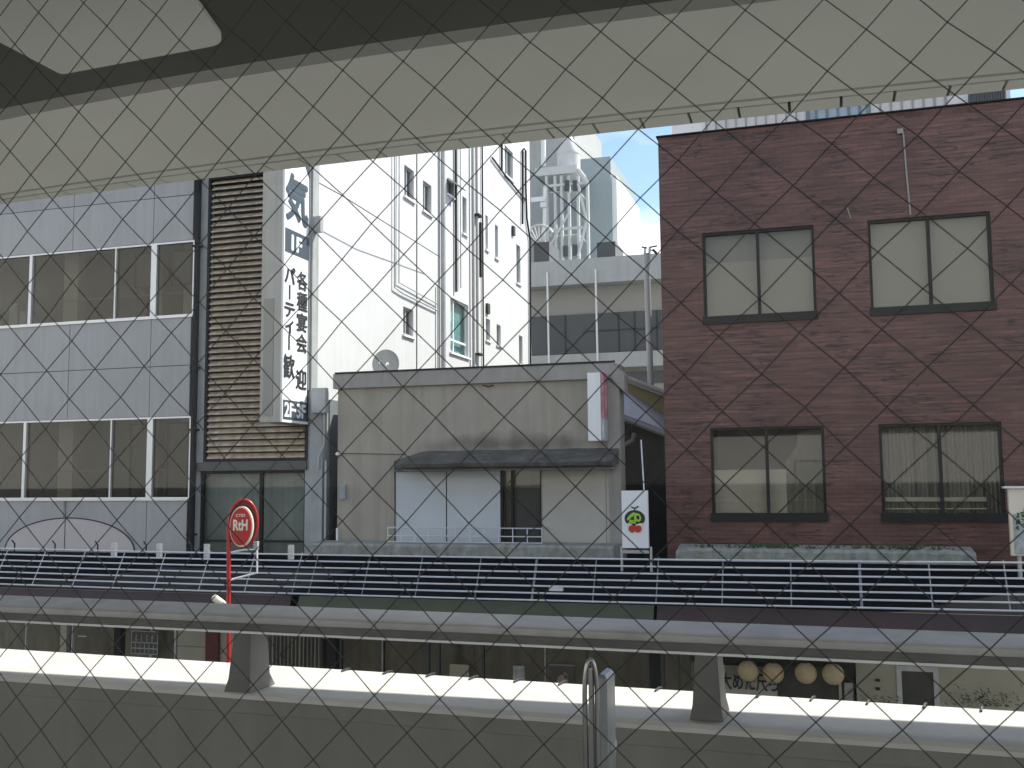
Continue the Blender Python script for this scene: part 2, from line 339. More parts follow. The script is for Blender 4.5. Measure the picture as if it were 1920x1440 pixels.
def ribbon(hole, muls, y):
    x0, x1, z0, z1 = hole
    fr = frame_mb(x0, x1, z0, z1, y-.015, .035, .10)
    for px, t in muls:
        xm = PY(px, 560 if z0 > 0 else 860, FY).x; fr.box(xm-t/2, xm+t/2, y-.02, y+.07, z0+.035, z1-.035)
    fr.box(x0, x1, y-.05, y-.018, z0-.03, z0+.012)
    w_ = build('window', fr, m_alu, office)
    build('pane', MB().box(x0+.035, x1-.035, y+.03, y+.036, z0+.035, z1-.035), g_dark, w_)
    build('room', MB().box(x0, x1, y+1.3, y+1.35, z0-.3, z1+.3), m_shopgrey, w_)
    build('inner_screen', MB().box(PY(225,560,FY).x, PY(262,560,FY).x, y+.5, y+.54, z0, z1-.25), m_shopdark, w_)
    cb = MB()
    zc_ = z0+(z1-z0)*.35
    build('inner_rail', MB().box(PY(90,560,FY).x, x1-.02, y+.30, y+.33, zc_, zc_+.025), m_beigecap, w_)
    for pa, pb in ((236,270),(305,345)):
        build('inner_sash', frame_mb(PY(pa,560,FY).x, PY(pb,560,FY).x, z0+(z1-z0)*(.45 if z0 > 0 else 0.02), z1-.1, y+.25, .035, .03), m_dark2, w_)
        build('inner_pane', MB().box(PY(pa,560,FY).x+.035, PY(pb,560,FY).x-.035, y+.26, y+.27, z0+(z1-z0)*(.47 if z0 > 0 else 0.04), z1-.14), m_farband, w_)
    if z0 > 0:
        for bx_, bw_, bh_ in ((2,.22,.5),(22,.30,.32),(36,.18,.22)):
            q_ = PY(bx_,590,FY).x; build('stored_box', MB().box(q_, q_+bw_, y+.22, y+.45, z0+.04, z0+.04+bh_), m_colgrey, w_)
    else: build('dark_post', MB().box(PY(20,860,FY).x, PY(30,860,FY).x, y+.3, y+.4, z0, z1), m_dark, w_)
    for px in (100, 260, 330):
        xm = PY(px, 560, FY).x; build('column', MB().box(xm-.18, xm+.18, y+.5, y+.7, z0-.3, z1+.3), m_shopbeige, w_)
    return w_
ribbon(hu, [(-60,.05),(57,.07),(216,.03),(288,.13)], FY)
wl = ribbon(hl, [(-70,.05),(46,.07),(208,.03),(281,.13)], FY)
# half round pink panel let into the lower cladding
ac = PY(130, 1032, FY); aw = (PY(252,1032,FY).x-PY(10,1032,FY).x)/2; ah = PY(124,971,FY).z-ac.z
arc = [(ac.x+aw*math.cos(a), FY-.034, ac.z+ah*math.sin(a)) for a in [math.pi*k/40 for k in range(41)]]
build('arch_panel', MB().prism(arc, (0,.012,0)), m_pink, office)
build('arch_trim', MB().tube([(x,FY-.036,z) for x,y,z in arc], .012, 6), m_ink, office)
x = PY(371,700,FY).x
dp = MB().tube([(x, FY-.1, 9.0), (x, FY-.1, GZ+.3)], .058, 12)
p = build('downpipe', dp, m_darkpipe, office, smooth=True)
cb = MB()
for z in (4.6, 2.2, 1.0, -1.0): build('pipe_bracket', MB().box(x-.075, x+.075, FY-.17, FY-.02, z, z+.035), m_darkpipe, p)
tn = PY(124, 1000, FY)
build('centre_joint', MB().box(tn.x-.006, tn.x+.006, FY-.042, FY-.036, ac.z, z_lb-.02), m_ink, office)

# ============================================================ restaurant building with louvres and projecting sign
XS = -9.15
rest = thing('restaurant_building', 'narrow building with brown horizontal louvres over a dark glass entrance', 'building', (-10.2, FY, GZ))
xa, xb = XL1+.06, PY(583,800,FY).x
lx0, lx1 = PY(391,600,FY).x, PY(574,800,FY).x
lzt, lzb = PY(440,333,FY).z, PY(480,861,FY).z
gx0, gx1, gzt, gzb = PY(363,950,FY).x+.12, PY(571,950,FY).x, PY(470,882,FY).z, GZ
xc = PY(606,880,FY).x
bz = PY(600,733,FY).z
build('wall', shell(wall_grid(MB(), xa, xb, GZ, 9.0, [(lx0,lx1,lzb,lzt),(gx0,gx1,gzb+.1,gzt)], FY, .2), xa, xb, FY, FY+.24, GZ, 9.0), m_colgrey, rest)
build('rear_block', MB().box(xa, -10.7, FY+2.8, FY+3.4, GZ, 8.9), m_colgrey, rest)
build('side_column', MB().box(xb+.003, xc, FY-.05, FY+.2, GZ, bz), m_colgrey, rest)
build('side_wall', MB().box(xc-.3, xc+.02, FY+.203, FY+7.5, GZ, bz-.15), m_blue, rest)
lb = MB(); n = 46; rndz = random.Random(3)
for i in range(n):
    z = lzb + (lzt-lzb)*(i+.5)/n; h = (lzt-lzb)/n; j = rndz.uniform(-.006,.006)
    lb.add([(lx0+.02,FY-.01,z-h*.30+j),(lx1-.02,FY-.01,z-h*.30+j),(lx1-.02,FY+.085,z+h*.34),(lx0+.02,FY+.085,z+h*.34),
            (lx0+.02,FY-.005,z-h*.08+j),(lx1-.02,FY-.005,z-h*.08+j),(lx1-.02,FY+.085,z+h*.48),(lx0+.02,FY+.085,z+h*.48)],
           [(0,3,2,1),(4,5,6,7),(0,1,5,4),(1,2,6,5),(2,3,7,6),(3,0,4,7)])
lv = build('louvre', lb, m_slat, rest)
build('louvre_frame', frame_mb(lx0-.04, lx1+.04, lzb-.04, lzt+.04, FY-.03, .05, .08), m_darkpipe, lv)
build('louvre_backing', MB().box(lx0, lx1, FY+.12, FY+.14, lzb, lzt), m_backing, lv)
build('lintel', MB().box(gx0-.12, gx1+.05, FY-.06, FY+.1, gzt, gzt+.16), m_lintel, rest)
gd = MB(); xm = PY(486,950,FY).x
gd.box(gx0, gx0+.05, FY+.05, FY+.12, gzb+.1, gzt); gd.box(xm-.03, xm+.03, FY+.05, FY+.12, gzb+.1, gzt); gd.box(gx1-.04, gx1, FY+.05, FY+.12, gzb+.1, gzt)
gd.box(gx0+.05, gx1-.04, FY+.06, FY+.11, gzt-1.35, gzt-1.31); gd.box(gx0+.05, gx1-.04, FY+.06, FY+.11, gzt-.06, gzt)
gw = build('entrance_glazing', gd, m_dark2, rest)
build('pane', MB().box(gx0+.05, gx1-.04, FY+.085, FY+.09, gzb+.1, gzt-.06), g_shop, gw)
rm = MB().box(gx0-.2, gx1+.2, FY+2.6, FY+2.7, gzb, gzt+.2)
build('lobby_wall', rm, m_shopgrey, gw)
xq = PY(418,950,FY).x
build('lobby_column', MB().box(xq-.08, xq+.12, FY+.5, FY+.7, gzb, gzt).box(xm+.5, xm+.54, FY+.6, FY+.7, gzb, gzt-.5).box(xm+.5, gx1, FY+.6, FY+.7, gzt-.7, gzt-.62), m_shopbeige, gw)
build('ceiling_lamp', MB().box(xm-.35, xm+.2, FY+1.0, FY+1.15, gzt-.13, gzt-.08), m_white, gw)
# side boxes and pipes on the low column
eb = MB().box(xc-.16, xc+.12, FY-.18, FY-.055, bz-.42, bz+.04); build('meter_box', eb, m_greypipe, rest)
build('side_pipe', MB().tube([(xc+.05,FY-.08,bz-.45),(xc+.05,FY-.08,bz-1.0),(xc-.06,FY-.08,bz-1.25),(xc-.06,FY-.08,bz-1.45)], .022, 8).tube([(xc+.06,FY-.02,bz-1.3),(xc+.06,FY-.02,GZ+.2)], .02, 8), m_greypipe, rest, smooth=True)

# projecting sign
sgy0, sgy1 = 16.0, 16.95
sz1, sz0 = 6.3, PY(526,791,16.0).z
xs0 = PY(491,500,16.0).x
sign = thing('projecting_sign', 'tall white vertical sign with dark Japanese lettering projecting beside the louvres', 'sign', (XS, 16.5, sz0))
sgr = random.Random(2)
build('sign_box', MB().box(xs0, XS-.012, sgy0, sgy1, sz0, sz1), m_beigebox, sign)
build('street_edge_panel', MB().box(xs0+.06, xs0+.26, sgy0-.012, sgy0-.002, PY(510,790,16).z+.1, PY(505,560,16).z), m_beigebox2, sign)
face = build('sign_face', MB().box(XS-.011, XS, sgy0+.02, sgy1-.02, sz0+.05, sz1), m_signwhite, sign)
zb1 = PX(557,436,XS).z; zb0 = PX(557,480,XS).z
zc1 = PX(552,752,XS).z
build('dark_band', MB().box(XS+.001, XS+.006, sgy0+.02, sgy1-.02, zb0, zb1), m_signblue, face)
build('dark_band', MB().box(XS+.001, XS+.006, sgy0+.02, sgy1-.02, sz0+.05, zc1), m_signblue, face)
RR, UU = (0,1,0), (0,0,1)
def st(s, px, py, size, mat, y=None, w=None, h=None, bold=.02, d=.006):
    p = PX(px, py, XS); mb = put_text(MB(), s, (XS+.010, y if y is not None else p.y, p.z), RR, UU, size, w, h, bold, d); return build('lettering', mb, mat, face)
st('気', 557, 375, .8, m_signblue, y=16.47, w=.80, h=.86, bold=.03)
a = PX(573,312,XS); b = PX(580,333,XS)
build('lettering', MB().prism([(XS+.007,a.y-.12,a.z+.15),(XS+.007,b.y-.1,b.z+.10),(XS+.007,b.y,b.z-.02),(XS+.007,b.y+.0,b.z+.22)], (.003,0,0)), m_signblue, face)
st('1F', 557, 459, .3, m_signwhite, y=16.47, w=.36, h=.27, bold=.035)
yl, yr = 16.24, 16.70
for ch, py in zip('各種宴会', (527,566,605,644)): st(ch, 566, py, .3, m_ink, y=yr, w=.38, h=.34, bold=.018)
st('迎', 566, 712, .3, m_ink, y=yr, w=.38, h=.36, bold=.018)
st('パ', 541, 515, .3, m_ink, y=yl, w=.36, h=.30, bold=.025)
st('テ', 541, 581, .3, m_ink, y=yl, w=.36, h=.25, bold=.025)
st('ィ', 541, 612, .3, m_ink, y=yl, w=.26, h=.22, bold=.03)
st('歓', 541, 687, .3, m_ink, y=yl, w=.40, h=.42, bold=.018)
for py0, py1 in ((534,561),(627,656)):
    a = PX(542,py0,XS).z; b = PX(542,py1,XS).z
    build('lettering', MB().box(XS+.001, XS+.008, yl-.025, yl+.025, b, a), m_ink, face)
st('2F·3F', 553, 770, .25, m_signwhite, y=16.48, w=.76, h=.25, bold=.03)
build('edge_trim', MB().box(XS-.02, XS+.02, sgy0-.01, sgy0+.018, sz0, sz1).box(XS-.02, XS+.02, sgy0+.02, sgy1, sz0, sz0+.045), m_white, sign)
build('support_column', MB().box(XS-.12, XS+.015, 16.955, 17.24, bz+.02, 6.3), m_colgrey, sign)
lampc = PX(592, 427, XS)
lf = MB().box(XS+.02, XS+.20, 17.02, 17.14, lampc.z-.13, lampc.z+.17); build('junction_box', lf, m_panel, sign)

# ============================================================ white apartment building
WX = -10.6
wb = thing('white_building', 'tall bright white apartment block with small windows and drainpipes on its side', 'building', (WX, 20, GZ))
wy0, wy1 = 19.6, PX(995,500,WX).y
wins = [((758,310),(776,376)),((793,339),(809,402)),((838,336),(852,370)),((867,368),(875,440)),((910,403),(915,469)),((928,421),(934,485)),
        ((968,458),(976,533)),((946,275),(962,336)),((756,573),(775,633)),((844,556),(878.5,672)),((911,596),(919,640)),((931,607),(939,649)),((973,628),(980,684))]
WR = []
for tl, br in wins:
    a = PX(*tl, WX); b = PX(*br, WX)
    # the top edge descends towards the back: take the mean of the two corner heights
    t2 = PX(br[0], tl[1]+(br[0]-tl[0])*.52, WX); b2 = PX(tl[0], br[1]-(br[0]-tl[0])*.42, WX)
    WR.append((a.y, b.y, (b.z+b2.z)/2, (a.z+t2.z)/2))
mb = MB()
ys = sorted({wy0, wy1, *[h[0] for h in WR], *[h[1] for h in WR]}); zs = sorted({GZ, 17.0, *[h[2] for h in WR], *[h[3] for h in WR]})
for i in range(len(ys)-1):
    for j in range(len(zs)-1):
        cy = (ys[i]+ys[i+1])/2; cz = (zs[j]+zs[j+1])/2
        if any(h[0] < cy < h[1] and h[2] < cz < h[3] for h in WR): continue
        mb.add([(WX,ys[i],zs[j]),(WX,ys[i+1],zs[j]),(WX,ys[i+1],zs[j+1]),(WX,ys[i],zs[j+1])], [(0,1,2,3)])
for a, b, c, d in WR:
    e = WX-.14; mb.add([(WX,a,c),(WX,b,c),(WX,b,d),(WX,a,d),(e,a,c),(e,b,c),(e,b,d),(e,a,d)], [(0,4,5,1),(1,5,6,2),(2,6,7,3),(3,7,4,0)])
mb.add([(WX,wy0,GZ),(WX,wy1,GZ),(WX-9,wy1,GZ),(WX-9,wy0,GZ),(WX,wy0,17),(WX,wy1,17),(WX-9,wy1,17),(WX-9,wy0,17)], [(4,5,6,7),(0,3,7,4),(1,5,6,2),(2,6,7,3)])
build('wall', mb, m_whitewall, wb)
for k, (a, b, c, d) in enumerate(WR):
    e = WX-.13; t = .045
    fr = MB().box(e, e+.06, a, a+t, c, d).box(e, e+.06, b-t, b, c, d).box(e, e+.06, a+t, b-t, c, c+t).box(e, e+.06, a+t, b-t, d-t, d)
    if k == 9:
        mz = c+(d-c)*.24; my = a+(b-a)*.3; fr.box(e, e+.06, a+t, b-t, mz-.03, mz+.03).box(e, e+.05, my-.03, my+.03, c+t, d-t)
    else: my = (a+b)/2; fr.box(e, e+.05, my-.02, my+.02, c+t, d-t)
    w_ = build('window', fr, m_white if k == 9 else m_greypipe, wb)
    build('pane', MB().box(e+.02, e+.026, a+t, b-t, c+t, d-t), g_blue if k == 9 else g_window, w_)
    build('room', MB().box(e-.12, e-.08, a, b, c, d), m_tealroom if k == 9 else m_colgrey, w_)
    build('sill', MB().box(WX-.02, WX+.06, a-.05, b+.05, c-.07, c-.01), m_white, w_)
build('awning_sash', MB().loft([[(WX+.01, WR[2][0], WR[2][3]), (WX+.01, WR[2][1], WR[2][3]), (WX+.35, WR[2][1], WR[2][2]+.2), (WX+.35, WR[2][0], WR[2][2]+.2)],
      [(WX+.03, WR[2][0], WR[2][3]+.03), (WX+.03, WR[2][1], WR[2][3]+.03), (WX+.38, WR[2][1], WR[2][2]+.22), (WX+.38, WR[2][0], WR[2][2]+.22)]]), m_greypipe, wb)
def wp(px, py, off=.06): p = PX(px, py, WX); return (WX+off, p.y, p.z)
def vpipe(px, pya, pyb, r, mat, off=.06, name='drainpipe', n=8):
    y = PX(px, (pya+pyb)/2, WX).y; za = PX(px, pya, WX).z; zb = PX(px, pyb, WX).z
    return build(name, MB().tube([(WX+off,y,za),(WX+off,y,zb)], r, n), mat, wb, smooth=True)
vpipe(825, 200, 700, .075, m_greypipe, .1)
vpipe(851.5, 200, 547, .045, m_ink); vpipe(860, 200, 540, .02, m_greypipe)
vpipe(882, 200, 700, .05, m_colgrey, .09); vpipe(890, 200, 700, .05, m_panel, .08); vpipe(902.5, 200, 700, .028, m_darkpipe, .05)
vpipe(781, 200, 700, .014, m_ink, .01, 'wall_joint', 6)
build('drainpipe', MB().tube([wp(736,200), wp(736,540), wp(751,550), wp(818,583)], .022, 8), m_greypipe, wb, smooth=True)
build('drainpipe', MB().tube([wp(745,200), wp(744,530), wp(818,571)], .018, 8), m_greypipe, wb, smooth=True)
build('drainpipe', MB().tube([wp(818,535), wp(818,700)], .03, 8), m_greypipe, wb, smooth=True)
build('conduit', MB().tube([wp(977,420), wp(977,283), wp(980,279), wp(983,283), wp(983,350), wp(985,410), wp(991,448), wp(992,700)], .04, 8), m_darkpipe, wb, smooth=True)
build('conduit', MB().tube([wp(920,296), wp(945,330), wp(983,376)], .035, 8), m_darkpipe, wb, smooth=True)
vpipe(895.5, 418, 520, .05, m_darkpipe, .1, 'conduit')
for a_, b_ in (((938,200),(938,320)),): build('conduit', MB().tube([wp(*a_), wp(*b_)], .04, 8), m_darkpipe, wb)
for px, py in ((961,433),(913,579)):
    p = PX(px, py, WX); build('vent', MB().box(WX+.0, WX+.08, p.y-.12, p.y+.12, p.z-.17, p.z+.17), m_dark, wb)
for px, py in ((891,405),(893,665)):
    p = PX(px, py, WX); build('pipe_clip', MB().box(WX+.0, WX+.2, p.y-.2, p.y+.2, p.z-.03, p.z+.03), m_darkpipe, wb)
for za_, zb_ in ((345,610),(470,690)):       # shallow floor joints
    p = PX(640, za_ if za_ == 345 else 470, WX)
# overhead cable across its face
tag(build('overhead_cable', MB().tube([PY(560,322,18.6), PX(640,366,WX+.5), PX(720,416,WX+.5), PX(825,482,WX+.35)], .012, 6), m_ink), 'thin black overhead cable slanting down across the white block', 'cable')

# ============================================================ far grey building and stair tower
fb = thing('grey_building', 'far grey flat-roofed building with a dark window band between the white block and brown tiles', 'building', (-9, 45, GZ))
fx0, fx1 = PY(985,560,45).x, PY(1320,560,45).x
def zrow(py, Y=45, px=1120): return PY(px, py, Y).z
build('roof_band', MB().box(fx0, fx1, 44.2, 56, zrow(530,44.2), zrow(483,44.2)), m_greypaint, fb)
build('wall', MB().box(fx0, fx1, 45.0, 56, GZ, zrow(530,44.2)-.01), m_fargrey, fb)
build('window_band', MB().box(fx0, fx1, 44.9, 44.99, zrow(662), zrow(588)), m_farband, fb)
mb = MB()
for px in (1027, 1060, 1160, 1190, 1232): q = PY(px,625,44.88).x; mb.box(q-.03, q+.03, 44.84, 44.9, zrow(662), zrow(588))
mb.box(PY(1095,625,44.9).x, fx1, 44.84, 44.9, zrow(621)-.03, zrow(621)+.03)
build('window_mullion', mb, m_ink, fb)
build('balcony_band', MB().box(fx0, fx1, 44.3, 44.89, zrow(690,44.3), zrow(662,44.3)), m_greypaint, fb)
build('lower_window', MB().box(fx0, fx1, 44.92, 44.99, zrow(722), zrow(700)), m_farband, fb)
for px in (1027, 1118):
    q = PY(px,600,44.1)
    build('drainpipe', MB().tube([(q.x,44.1,zrow(512)),(q.x+.02,44.15,zrow(690))], .045, 8), m_white, fb)
for a_, b_ in (((1001,455),(1030,491)),((1119,455),(1154,484))):
    x0, x1, z0, z1 = rect(a_, b_, 44.6); build('roof_box', MB().box(x0, x1, 44.6, 46.5, z0-.2, z1), m_farband, fb)

tw = thing('stair_tower', 'pale grey tower block with an open white steel stair frame above the far roof', 'building', (-13, 55, GZ))
x0, x1, z0, z1 = rect((996,200),(1062,490), 58.0)
build('wall', MB().box(x0-1, x1+.6, 58, 66, GZ, z1), m_greypaint, tw)
x0, x1, z0, z1 = rect((1046,303),(1148,490), 56.0)
build('block', MB().box(x0, x1, 56, 64, GZ, z1), M('tower_grey', (.29,.34,.36), .7, var=.04), tw)
build('block_edge', MB().box(x1+.005, x1+.3, 56.2, 64, GZ, z1-1.1), m_white, tw)
fr = MB(); YT = 53.0
x0, x1, z0, z1 = rect((1018,318),(1104,487), YT)
xt0 = PY(1000,330,YT).x
build('tank_platform', MB().box(PY(1003,330,YT).x, PY(1082,330,YT).x, YT, YT+4.5, PY(1050,326,YT).z, PY(1050,311,YT).z), m_tank, tw)
for px in (1024, 1040, 1052, 1066, 1083, 1101):
    q = PY(px, 400, YT).x; top = PY(px, 328 if px < 1090 else 342, YT).z
    fr.box(q-.07, q+.07, YT+.1, YT+.3, z0-.5, top)
for k, py in enumerate((345, 428)):
    zz = PY(1060,py,YT).z; fr.box(x0, x1-.1, YT+.05, YT+.12, zz-.07, zz+.07); fr.box(x0+.3, x1-.6, YT+.3, YT+2.4, zz-.35, zz-.28)
a = PY(1083,318,YT); b = PY(1103,345,YT); fr.tube([a, b], .12, 6)
a = PY(1084,345,YT); b = PY(1101,420,YT); fr.tube([a, b], .08, 6)
a = PY(1101,410,YT); b = PY(1084,480,YT); fr.tube([a, b], .08, 6)
a = PY(1026,470,YT); b = PY(1066,400,YT); fr.tube([a, b], .06, 6)
build('stair_frame', fr, m_tank, tw)
mb = MB()
for px, py in ((1062,347),(1077,347),(1059,470),(1077,468)): q = PY(px,py,YT-.1); build('lamp_housing', MB().box(q.x-.12, q.x+.12, YT-.02, YT+.09, q.z-.3, q.z+.3), m_farband, tw)
build('service_pipe', MB().tube([PY(1019,200,YT), PY(1019,312,YT)], .14, 8).tube([PY(1022,352,YT), PY(1020,475,YT)], .11, 8), m_white, tw)
q = PY(1009,378,YT); build('floodlight', MB().box(q.x-.3,q.x+.5,YT-.4,YT-.1,q.z-.1,q.z+.15).box(q.x+.2,q.x+.5,YT-.3,YT-.1,q.z-.4,q.z-.12), m_white, tw)
# round tank on the platform
tk = thing('water_tank', 'round white water tank with conical top standing on the stair tower', 'tank', (-13, 55, 17))
q = PY(1059,313,YT); rr_ = (PY(1080,300,YT).x-PY(1038,300,YT).x)/2*1.02; q2 = PY(1059,282,YT); q3 = PY(1059,255,YT)
cy_ = YT+rr_+.3
def ring(x, y, z, r, n=28): return [(x+r*math.cos(2*math.pi*k/n), y+r*math.sin(2*math.pi*k/n), z) for k in range(n)]
z_p = PY(1050,311,YT).z+.005
build('tank_body', MB().loft([ring(q.x,cy_,z_p,rr_), ring(q.x,cy_,q2.z,rr_)]), m_tank, tk, smooth=True)
build('tank_cone', MB().loft([ring(q.x,cy_,q2.z+.003,rr_*1.03), ring(q.x,cy_,q2.z+.12,rr_*1.03), ring(q.x,cy_,q3.z+.4,.15)]), m_tank, tk, smooth=True)

# bundle of brush-like antenna beside the roof box
q = PY(1008,450,44.5)
fan = MB()
for k in range(9):
    a_ = math.pi*(.15+.7*k/8); fan.tube([(q.x,44.8,q.z-.2),(q.x+.75*math.cos(a_),44.7,q.z+.75*math.sin(a_))], .03, 5)
fan.tube([(q.x+.75*math.cos(math.pi*(.15+.7*k/16)),44.7,q.z+.75*math.sin(math.pi*(.15+.7*k/16))) for k in range(17)], .06, 5)
tag(build('antenna_fan', fan, m_tank), 'small white fan-shaped antenna on the far roof beside the white block', 'antenna')

# ============================================================ beige low building
bx0, bx1 = PY(633,860,FY).x, PY(1164,860,FY).x
bt = PY(900,690,FY-.08).z; bcap = PY(640,727,FY-.08).z
be = thing('beige_building', 'low beige rendered building with a mossy eave over white shuttered windows', 'building', (-6, FY, GZ))
hx0, hx1, hz0, hz1 = rect((739,884),(1016,1019), FY)
px1016 = hx1; rx1 = PY(1136,900,FY).x
build('wall', shell(wall_grid(MB(), bx0, bx1, GZ, bt-.02, [(hx0,hx1,hz0,hz1)], FY, .12), bx0, bx1, FY, FY+.4, GZ, bt-.02), m_beige, be)
build('rear_block', MB().box(bx0, -5.0, FY+.6, FY+5.5, GZ, bt-.3), m_beige, be)
capz0 = bt-.27
build('parapet_cap', MB().loft([[(bx0-.06,FY-.09,capz0),(bx0-.06,FY-.09,bt),(bx0-.06,FY+.25,bt+.03),(bx0-.06,FY+.25,capz0)],
                                 [(bx1-.12,FY-.09,capz0),(bx1-.12,FY-.09,bt),(bx1-.12,FY+.25,bt+.03),(bx1-.12,FY+.25,capz0)],
                                 [(bx1+.10,FY-.09,capz0-.25),(bx1+.10,FY-.09,bt-.22),(bx1+.10,FY+.25,bt-.2),(bx1+.10,FY+.25,capz0-.25)]]), m_beigecap, be)
build('roof_drip', MB().box(bx0-.02, bx1-.05, FY-.105, FY-.093, bt-.005, bt+.03), m_darkpipe, be)
sx0, sx1 = PY(1016,950,FY).x+.02, rx1
build('infill_panel', MB().box(sx0, sx1, FY-.02, FY-.003, hz0, PY(1080,868,FY).z), m_beigelite, be)
build('corner_post', MB().box(rx1+.01, rx1+.07, FY-.03, FY-.003, hz0-.1, PY(1136,865,FY).z), m_beigelite, be)
build('corner_pier', MB().box(PY(1142,860,FY).x, bx1+.004, FY-.045, FY-.004, GZ+1, bt-.3), m_beigecap, be)
# sliding white shutters, then the open dark bay
xm = PY(836,950,FY).x; xe = PY(937,950,FY).x
build('shutter', MB().box(hx0+.02, xm-.012, FY+.03, FY+.06, hz0+.01, hz1-.01), m_panelw, be)
build('shutter', MB().box(xm+.012, xe, FY+.03, FY+.06, hz0+.01, hz1-.01), m_panelw, be)
build('shutter_gap', MB().box(xm-.011, xm+.011, FY+.05, FY+.07, hz0+.01, hz1-.01), m_ink, be)
bay = MB().box(xe+.01, xe+.05, FY+.03, FY+.08, hz0, hz1).box(PY(957,950,FY).x, PY(961,950,FY).x, FY+.04, FY+.09, hz0, hz1).box(hx1-.03, hx1, FY+.03, FY+.08, hz0, hz1)
build('bay_frame', bay, m_dark2, be)
build('bay_panel', MB().box(PY(961,950,FY).x, hx1-.03, FY+.10, FY+.12, hz0, PY(980,915,FY).z), m_tin, be)
build('bay_glass', MB().box(xe+.05, hx1-.03, FY+.13, FY+.14, hz0, hz1), g_window, be)
build('bay_room', MB().box(xe, hx1, FY+.5, FY+.55, hz0, hz1), m_shopgrey, be)
# eave
ez = [PY(712,869,16.2), PY(1146,843,16.2)]
ex0 = PY(712,869,16.3).x; ex1 = PY(1146,862,16.3).x
erz = PY(930,868,16.3).z
er = random.Random(5); secs = []
for k in range(25):
    t = k/24; x_ = ex0+(ex1-ex0)*t; tip = min(1, t*7+.05); j = er.uniform(-.005,.005)
    yo = FY-.05-.65*tip
    secs.append([(x_,yo,erz-.055+j),(x_,yo-.02,erz+.0+j),(x_,yo+.2*tip,erz+.07+j*.5),(x_,FY-.02,erz+.07+.17*tip+j),(x_,FY-.02,erz+.02*tip-.04),(x_,yo+.12*tip,erz-.09)])
ev = build('eave', MB().loft(secs), m_eave, be)
build('eave_soffit', MB().box(ex0+.35, ex1-.05, FY-.5, FY-.02, erz-.12, erz-.095), m_eavelow, be)
hd = MB().box(hx0-.05, hx1+.0, FY-.035, FY-.002, hz1, hz1+.06); build('window_head', hd, m_eavelow, be)
# balcony rail
rl = MB(); ry = FY-.32; rzt = PY(850,990,ry).z; rzb = PY(850,1019,ry).z; rxa = PY(727,1000,ry).x; rxb = PY(1016,1000,ry).x
for z in (rzt, rzt-.14, rzb+.02): rl.tube([(rxa,ry,z),(rxb,ry,z)], .011, 6)
for k in range(12): xx = rxa+(rxb-rxa)*k/11; rl.tube([(xx,ry,rzb-.04),(xx,ry,rzt)], .009, 6)
rl.tube([(rxb,ry,rzt),(rxb,FY-.01,rzt)], .011, 6).tube([(rxa,ry,rzt),(rxa,FY-.01,rzt)], .011, 6)
build('balcony_rail', rl, m_rail, be)
# small things on the wall
q = PY(643,923,FY); build('meter_box', MB().box(q.x-.05,q.x+.07,FY-.06,FY-.002,q.z-.12,q.z+.14), m_colgrey, be)
q = PY(636,851,FY); build('spout', MB().tube([(q.x,FY-.1,q.z),(q.x+.02,FY,q.z)], .03, 8), m_white, be)
build('wall_wire', MB().tube([PY(640,850,FY-.02),PY(700,851,FY-.02),PY(760,852,FY-.02)], .006, 5).tube([PY(1120,700,FY-.03),PY(1000,712,FY-.03),PY(900,714,FY-.03),PY(640,726,FY-.03)], .006, 5), m_darkpipe, be)
build('wall_wire', MB().tube([PY(905,722,FY-.04),PY(915,725,FY-.05),PY(926,722,FY-.04)], .01, 5), m_darkpipe, be)
build('drainpipe', MB().tube([PY(632,990,FY-.1),PY(632,1030,FY-.1)], .02, 6), m_white, be)
# ledge
lx_a, lx_b = PY(575,1030,16.3).x, PY(1150,1040,16.3).x
lz_t, lz_b = PY(860,1021,16.3).z, PY(860,1046,16.3).z
lg = MB(); lr = random.Random(9); secs = []
for k in range(30):
    t = k/29; x_ = lx_a+(lx_b-lx_a)*t; j = lr.uniform(-.008,.008); rr2 = .05 if 0 < k < 29 else .0
    secs.append([(x_,16.3,lz_b),(x_,16.3,lz_t-.04+j),(x_,16.34,lz_t+j),(x_,FY-.06,lz_t+.01),(x_,FY-.06,lz_b)])
tag(build('concrete_ledge', MB().loft(secs), m_conc), 'long weathered concrete ledge under the beige building window', 'ledge')
kx_a, kx_b = PY(1266,1040,16.3).x, PY(1832,1045,16.3).x
kz_t, kz_b = PY(1550,1030,16.3).z, PY(1550,1060,16.3).z
secs = []
for k in range(40):
    t = k/39; x_ = kx_a+(kx_b-kx_a)*t; j = lr.uniform(-.014,.012); e = .05 if k in (0, 39) else 0
    secs.append([(x_,16.3+e,kz_b),(x_,16.3+e,kz_t-.05+j-e),(x_,16.36+e,kz_t+j-e),(x_,FY-.06,kz_t+.02),(x_,FY-.06,kz_b)])
tag(build('concrete_ledge', MB().loft(secs), m_conc), 'cracked concrete ledge with weeds under the brown tiled building', 'ledge')
wd = MB()
for k in range(330):
    t = lr.choice([lr.uniform(.05,.95), lr.gauss(.33,.06), lr.gauss(.78,.08)]); t = min(max(t, .03), .95)
    x_ = kx_a+(kx_b-kx_a)*t; y_ = lr.uniform(16.34,16.8); h_ = lr.uniform(.015,.075); a_ = lr.uniform(0,6.3); s_ = lr.uniform(.008,.022)
    dx, dy = math.cos(a_)*s_, math.sin(a_)*s_; lean = lr.uniform(-.05,.05)
    wd.add([(x_-dx,y_-dy,kz_t),(x_+dx,y_+dy,kz_t),(x_+lean+dx,y_,kz_t+h_),(x_+lean-dx,y_,kz_t+h_*.8)], [(0,1,2,3)])
tag(build('weeds', wd, m_leafgreen, origin=(kx_a,16.5,kz_t)), 'small green weeds growing on the cracked ledge', 'weeds', kind='stuff')
